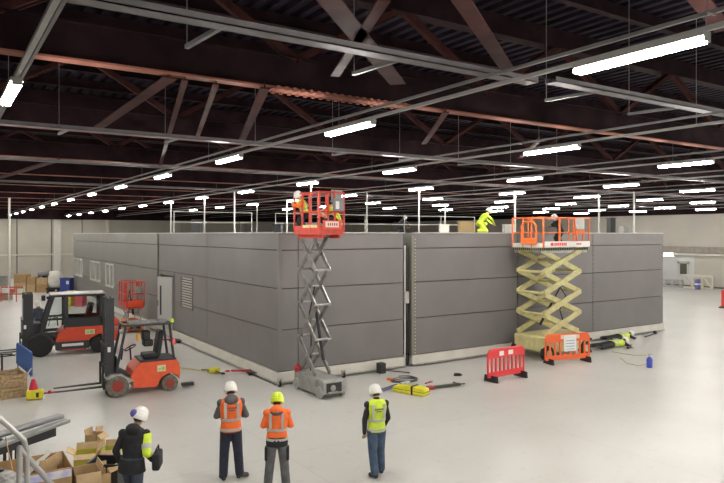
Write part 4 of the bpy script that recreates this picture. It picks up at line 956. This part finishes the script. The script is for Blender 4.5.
obj('motor_shell', MB().tube((-.5, 0, .25), (.4, 0, .35), .22, 14), mat('motor_grey', (.2, .2, .22), .5), t); obj('end_cap', MB().tube((.4, 0, .35), (.6, 0, .38), .14), WHT, t)
obj('support', MB().b2(-.15, .15, -.15, .15, 0, .15), DARK, t)
def farbox(label, px_, py_, w_, h_, m, cat, name):
    a = G(px_, py_); t = T(name, label, cat, (a.x, a.y, 0), -TH); obj('body', MB().b2(-w_/2, w_/2, -.35, .35, 0, h_), m, t, bevel=.04); obj('rim', MB().b2(-w_/2-.03, w_/2+.03, -.38, .38, h_-.06, h_), m, t); return t
BLU = mat('crate_blue', (.035, .06, .27), .5)
x_ = farbox('dark blue wheeled bin right of the white bulk bag', 67, 296, .75, 1.35, BLU, 'bin', 'wheeled_bin'); obj('sticker', MB().b2(.1, .3, -.37, -.36, .9, 1.15), WHT, x_)
x_ = farbox('yellow safety cabinet in front of the dark blue bin', 70, 306, .42, .95, mat('cabinet_yellow', (.75, .6, .05), .5), 'cabinet', 'safety_cabinet')
x_ = farbox('pink and red covered trolley by the far module', 81, 306, .5, .9, mat('pink_red', (.65, .08, .12), .6), 'trolley', 'trolley')
for k, (px_, py_, w_, h_, m_, lb_) in enumerate([(1, 300, 1.3, .5, mat('crate_brown_pink', (.45, .28, .22), .7), 'low pinkish crate at the far left edge'), (2.5, 286, 1.1, .9, GRB, 'grey covered stack behind the pinkish crate')]):
    farbox(lb_, px_, py_, w_, h_, m_, 'crate', 'storage_crate')
a = G(14, 302)
t = T('site_fence', 'low red and white barrier fence far left by the cartons', 'fence', (a.x, a.y, 0), -TH)
RW = mat('fence_red', (.6, .12, .1), .6); obj('fence_rail', MB().b2(-.9, .7, -.02, .02, .95, 1.05).b2(-.9, .7, -.02, .02, .5, .58), RW, t)
for k in range(4): obj('post', MB().b2(-.9+k*.52, -.85+k*.52, -.03, .03, 0, 1.1), WHT if k % 2 else RW, t)
for k in range(3): obj('panel', MB().b2(-.8+k*.52, -.45+k*.52, -.015, .015, .62, .9), RW if k % 2 else WHT, t)
a = G(9.3, 300)
t = T('support_post', 'slim white post rising from floor to roof at the left edge', 'post', (a.x, a.y, 0)); obj('shaft', MB().tube((0, 0, .05), (0, 0, TZ), .075, 10), TRIMW, t); obj('base_plate', MB().b2(-.2, .2, -.2, .2, 0, .05), TRIMW, t)

# ------------------------------------------------------------ left middle: crate, blue panel, yellow jack
WOOD = mat('crate_wood', (.42, .30, .17), .8, noise=.3, scale=14)
rc = G(26.5, 396.5); 
t = T('wooden_crate', 'slatted wooden crate standing on the floor at the left edge', 'crate', (rc.x, rc.y, 0), R(8))
b = MB(); cw, cdp, chh = 1.3, .85, .62
for k in range(5):
    z = .1+k*.115; b.b2(-cw, 0, 0, .02, z, z+.088).b2(-cw, 0, cdp-.02, cdp, z, z+.1).b2(-.02, 0, 0, cdp, z, z+.1).b2(-cw, -cw+.02, 0, cdp, z, z+.1)
obj('side_slats', b, WOOD, t)
b = MB()
for xx in (-cw, -cw/2, -.08): b.b2(xx, xx+.08, -.02, 0, .08, chh+.06).b2(xx, xx+.08, cdp, cdp+.02, .08, chh+.06)
b.b2(0, .02, 0, .08, .08, chh+.06).b2(0, .02, cdp-.08, cdp, .08, chh+.06); obj('corner_batten', b, WOOD, t)
obj('bottom', MB().b2(-cw, 0, 0, cdp, .08, .11).b2(-cw, 0, 0, .1, 0, .08).b2(-cw, 0, cdp-.1, cdp, 0, .08), WOOD, t)
obj('packing', MB().b2(-cw+.05, -.05, .05, cdp-.05, .11, .42), CARD, t)
b0_ = G(32, 377.5); a0_ = G(10, 371)
t = T('blue_panel_trolley', 'tilted blue panelled trolley board behind the wooden crate', 'trolley', (b0_.x, b0_.y, 0), math.atan2(a0_.y-b0_.y, a0_.x-b0_.x))
W_ = 1.08; BL2 = mat('panel_blue', (.04, .13, .42), .45)
b = MB().prism([(0, .05), (W_, .32), (W_, .95), (W_-.06, 1.02), (.05, .82), (0, .76)], -.03, .03); obj('board', b, BL2, t, bevel=.02)
b = MB()
for k in range(5): b.tube((.14+k*.2, -.034, .76+k*.035), (.14+k*.2, .034, .76+k*.035), .02, 8)
for k in range(5): b.tube((.14+k*.2, -.034, .2+k*.05), (.14+k*.2, .034, .2+k*.05), .02, 8)
obj('rivet', b, DARK, t)
obj('leg_frame', MB().tube((.06, 0, .02), (.06, 0, .2), .025).tube((W_-.08, 0, .02), (W_-.08, 0, .4), .025).tube((0, .02, .3), (-.15, .3, .05), .025).tube((-.1, .3, .05), (W_, .3, .05), .025), GAL, t)
t = T('fork_handle_pair', 'pair of thin dark bars at the left edge beside the blue board', 'bar', G(2, 374), 0)
e = D(12, 22.0)-D(2, 22.0); e.z = 0
obj('bar_rods', MB().tube(-e*1.5+Vector((0, 0, .62)), e+Vector((0, 0, .66)), .025).tube(-e*1.5+Vector((.1, .1, .5)), e+Vector((.1, .1, .6)), .025), DARK, t)
obj('stand', MB().b2(-.1, .1, -.1, .1, 0, .04).tube((0, 0, .03), (0, 0, .66), .03), DARK, t)
a = G(35, 399)
t = T('hydraulic_jack', 'small yellow jack with a red knob beside the wooden crate', 'jack', (a.x, a.y, 0), R(-15))
obj('jack_body', MB().box((0, 0, .14), (.42, .28, .24)), cy, t, bevel=.03); obj('red_knob', MB().cone((-.05, .05, .26), (-.05, .05, .5), .12, .06).ball((-.05, .05, .5), .06), mat('knob_red', (.6, .02, .06), .4), t)
obj('dark_slot', MB().box((.08, -.143, .14), (.07, .01, .13)), DARK, t); obj('handle', MB().tube((.2, .1, .12), (.62, .28, .1), .025), SKR, t)
obj('handle_tip', MB().ball((.35, .16, .13), .05), SKR, t)

# ------------------------------------------------------------ lower left: trestle with profiles, bins, boxes, stair
d0 = G(30, 430, .8); dirv = (G(62, 414, .95)-G(0, 433, .95)); dirv.z = 0; az = math.atan2(dirv.y, dirv.x)
c0 = G(28, 432, .9)
t = T('trestle', 'black steel trestle carrying grey profiles near the lower left', 'trestle', (c0.x, c0.y, 0), az)
obj('top_beam', MB().b2(-1.6, .55, -.1, .12, .68, .86), DARK, t, bevel=.01)
for x_ in (-.42, -.3): obj('leg', MB().b2(x_-.02, x_+.02, -.09, -.05, 0, .68).b2(x_-.02, x_+.02, .06, .1, 0, .68), DARK, t)
obj('cross_bar', MB().b2(-.42, -.3, -.09, -.06, .3, .34).b2(-1.5, -1.44, -.09, .1, 0, .68), DARK, t)
ALU = mat('aluminium_profile', (.27, .27, .275), .35, metal=.6, noise=.06)
t = T('steel_profile', 'grey rounded profile on the trestle, rear of the pair', 'profile', (c0.x, c0.y, .86), az, 'grey profiles on the trestle')
obj('profile_tube', MB().bar((-1.7, .16, .1), (.9, .16, .1), .18, .09), ALU, t, bevel=.035, seg=4); obj('packer', MB().b2(-.6, -.5, .02, .12, 0, .055), DARK, t)
t = T('steel_profile', 'grey flat profile on the trestle, front of the pair', 'profile', (c0.x, c0.y, .86), az+R(4), 'grey profiles on the trestle')
obj('profile_tube', MB().bar((-1.7, -.16, .04), (.84, -.12, .04), .16, .07), ALU, t, bevel=.012)
# big cardboard bin
t = cbox('large open cardboard bin full of packaging at the lower left corner', (1.02, 11.55, 0), 0, 1.6, .9, .92, CARD, [('y', 100, .04)])
obj('printed_tape', MB().b2(-.7, .78, -.462, -.458, .78, .9), mat('tape_pattern', (.75, .70, .72), .5, alt=(.40, .42, .68), scale=5), t)
obj('packing_sheet', MB().b2(-.7, .7, -.35, .4, .3, .34), CARDL, t)
t2b = T('carton_offcut', 'torn cardboard offcut sticking out of the large bin', 'cardboard', (1.5, 11.6, .345), .4); obj('sheet', MB().bar((0, 0, 0), (.05, .0, .6), .3, .012, up=(0, 1, 0)).bar((0, 0, .5), (.3, .05, .56), .02, .2), CARDL, t2b)
obj('white_liner', MB().bar((-.2, .35, .3), (.25, .3, .62), .16, .01), WHT, t2b)
cbox('upright pale carton between the large bin and the black bin', (2.06, 11.35, 0), 0, .4, .46, .76, CARDL, [('x', 75, .1), ('X', 80, .1), ('Y', -60, .2)])
cbox('small narrow brown carton with raised flap leaning on the black bin', (2.37, 11.5, 0), 0, .17, .3, .62, CARDL, [('x', 15, .16), ('y', 75, .12)])
p = D(107, 11.3)
t = T('black_bin', 'black plastic bin standing behind the walking person', 'bin', (p.x, p.y, 0), -TH)
b = MB().b2(-.27, .27, -.24, .24, 0, .02).b2(-.27, .27, -.24, -.22, 0, .66).b2(-.27, .27, .22, .24, 0, .66).b2(-.27, -.25, -.24, .24, 0, .66).b2(.25, .27, -.24, .24, 0, .66)
BB = mat('bin_black', (.02, .022, .024), .45)
obj('bin_body', b, BB, t, bevel=.008); obj('rim', MB().b2(-.29, .29, -.26, -.22, .64, .68).b2(-.29, .29, .22, .26, .64, .68).b2(-.29, -.25, -.26, .26, .64, .68).b2(.25, .29, -.26, .26, .64, .68), BB, t, bevel=.01)
cbox('open carton with yellow sides behind the large bin', D(86, 12.55), -TH+.3, .40, .34, .40, mat('carton_yellow', (.52, .46, .06), .7), [('x', 40, .16), ('X', 30, .16), ('y', 60, .13), ('Y', -20, .16)])
cbox('tall narrow brown carton with open flaps among the small boxes', D(95, 13.05), -TH-.2, .26, .28, .60, CARDL, [('x', -40, .13), ('X', 80, .1), ('y', 80, .1)])
cbox('yellow green carton next to the walking person', D(111, 13.0), -TH+.1, .32, .3, .32, mat('carton_lime', (.45, .48, .08), .7), [('x', 20, .1), ('y', 70, .12), ('Y', -30, .14)])
# grey bulk sack
p = D(1, 9.3)
t = T('insulation_sack', 'grey woolly sack at the lower left corner beside the stair rail', 'sack', (p.x, p.y, 0))
b = MB()
for k in range(14): b.ball((random.uniform(-.22, .22), random.uniform(-.2, .2), .15+k*.065), random.uniform(.2, .27), n=12)
obj('sack_body', bake(b, .03, 2, 'sack'), mat('wool_grey', (.30, .29, .28), .9, noise=.3, scale=18, bump=1), t); obj('tie', MB().tube((0, 0, 1.1), (0, 0, 1.24), .04), DARK, t)
# steel stair with railing (the photo is taken from its landing)
RAILM = mat('rail_steel', (.40, .39, .38), .35, metal=.5)
def RP(px_, py_, d): p = D(px_, d); p.z = CH-(py_-HY)*d/F; return p
t = T('stair_railing', 'grey tubular stair handrail at the lower left corner', 'railing')
a, b_ = RP(-40, 383, 5.2), RP(24, 440, 5.5); c_ = RP(27, 452, 5.55); e_ = c_.copy(); e_.z = .55
obj('upper_rail', MB().path([a, b_, c_, e_], .022, 10), RAILM, t)
g_, h_ = RP(21, 450, 5.5), RP(60, 494, 5.9); s_ = h_-g_; h2 = g_+s_*4.0
k0 = RP(19.5, 456, 5.5); k1 = k0.copy(); k1.z = .5
obj('lower_rail', MB().path([h2, g_+s_*.02, g_-s_*.03+Vector((0, 0, .005)), k0, k1], .024, 10), RAILM, t)
dn_ = s_.normalized()
sm = T('steel_stair', 'grey steel stair flight below the handrail', 'stair'); zs0 = 1.9
st_ = MB(); sx = Vector((dn_.x, dn_.y, 0)); n_ = int(g_.z/.19); ln_ = .26
hz_ = Vector((sx.x, sx.y, 0)).normalized(); sd = Vector((hz_.y, -hz_.x, 0))
if (sd.x*-1+0) < 0: sd = -sd
q0 = Vector((g_.x, g_.y, 0))
slope = -dn_.z/math.hypot(dn_.x, dn_.y)
L_ = (g_.z-.95)/slope
obj('stringer', MB().bar(q0+Vector((0, 0, g_.z-.98)), q0+hz_*L_, .05, .22).bar(q0+sd*.8+Vector((0, 0, g_.z-.98)), q0+sd*.8+hz_*L_, .05, .22), RAILM, sm)
nt_ = int((g_.z-.98)/.19)
for k in range(nt_):
    z = g_.z-.98-k*.19; p = q0+hz_*(k*.19/slope+.1)+sd*.4; obj('tread', MB().box((p.x, p.y, z), (.8, .24, .03), math.atan2(sd.y, sd.x)), GAL, sm)
obj('newel', MB().tube((h2.x, h2.y, 0), h2, .024), RAILM, t)
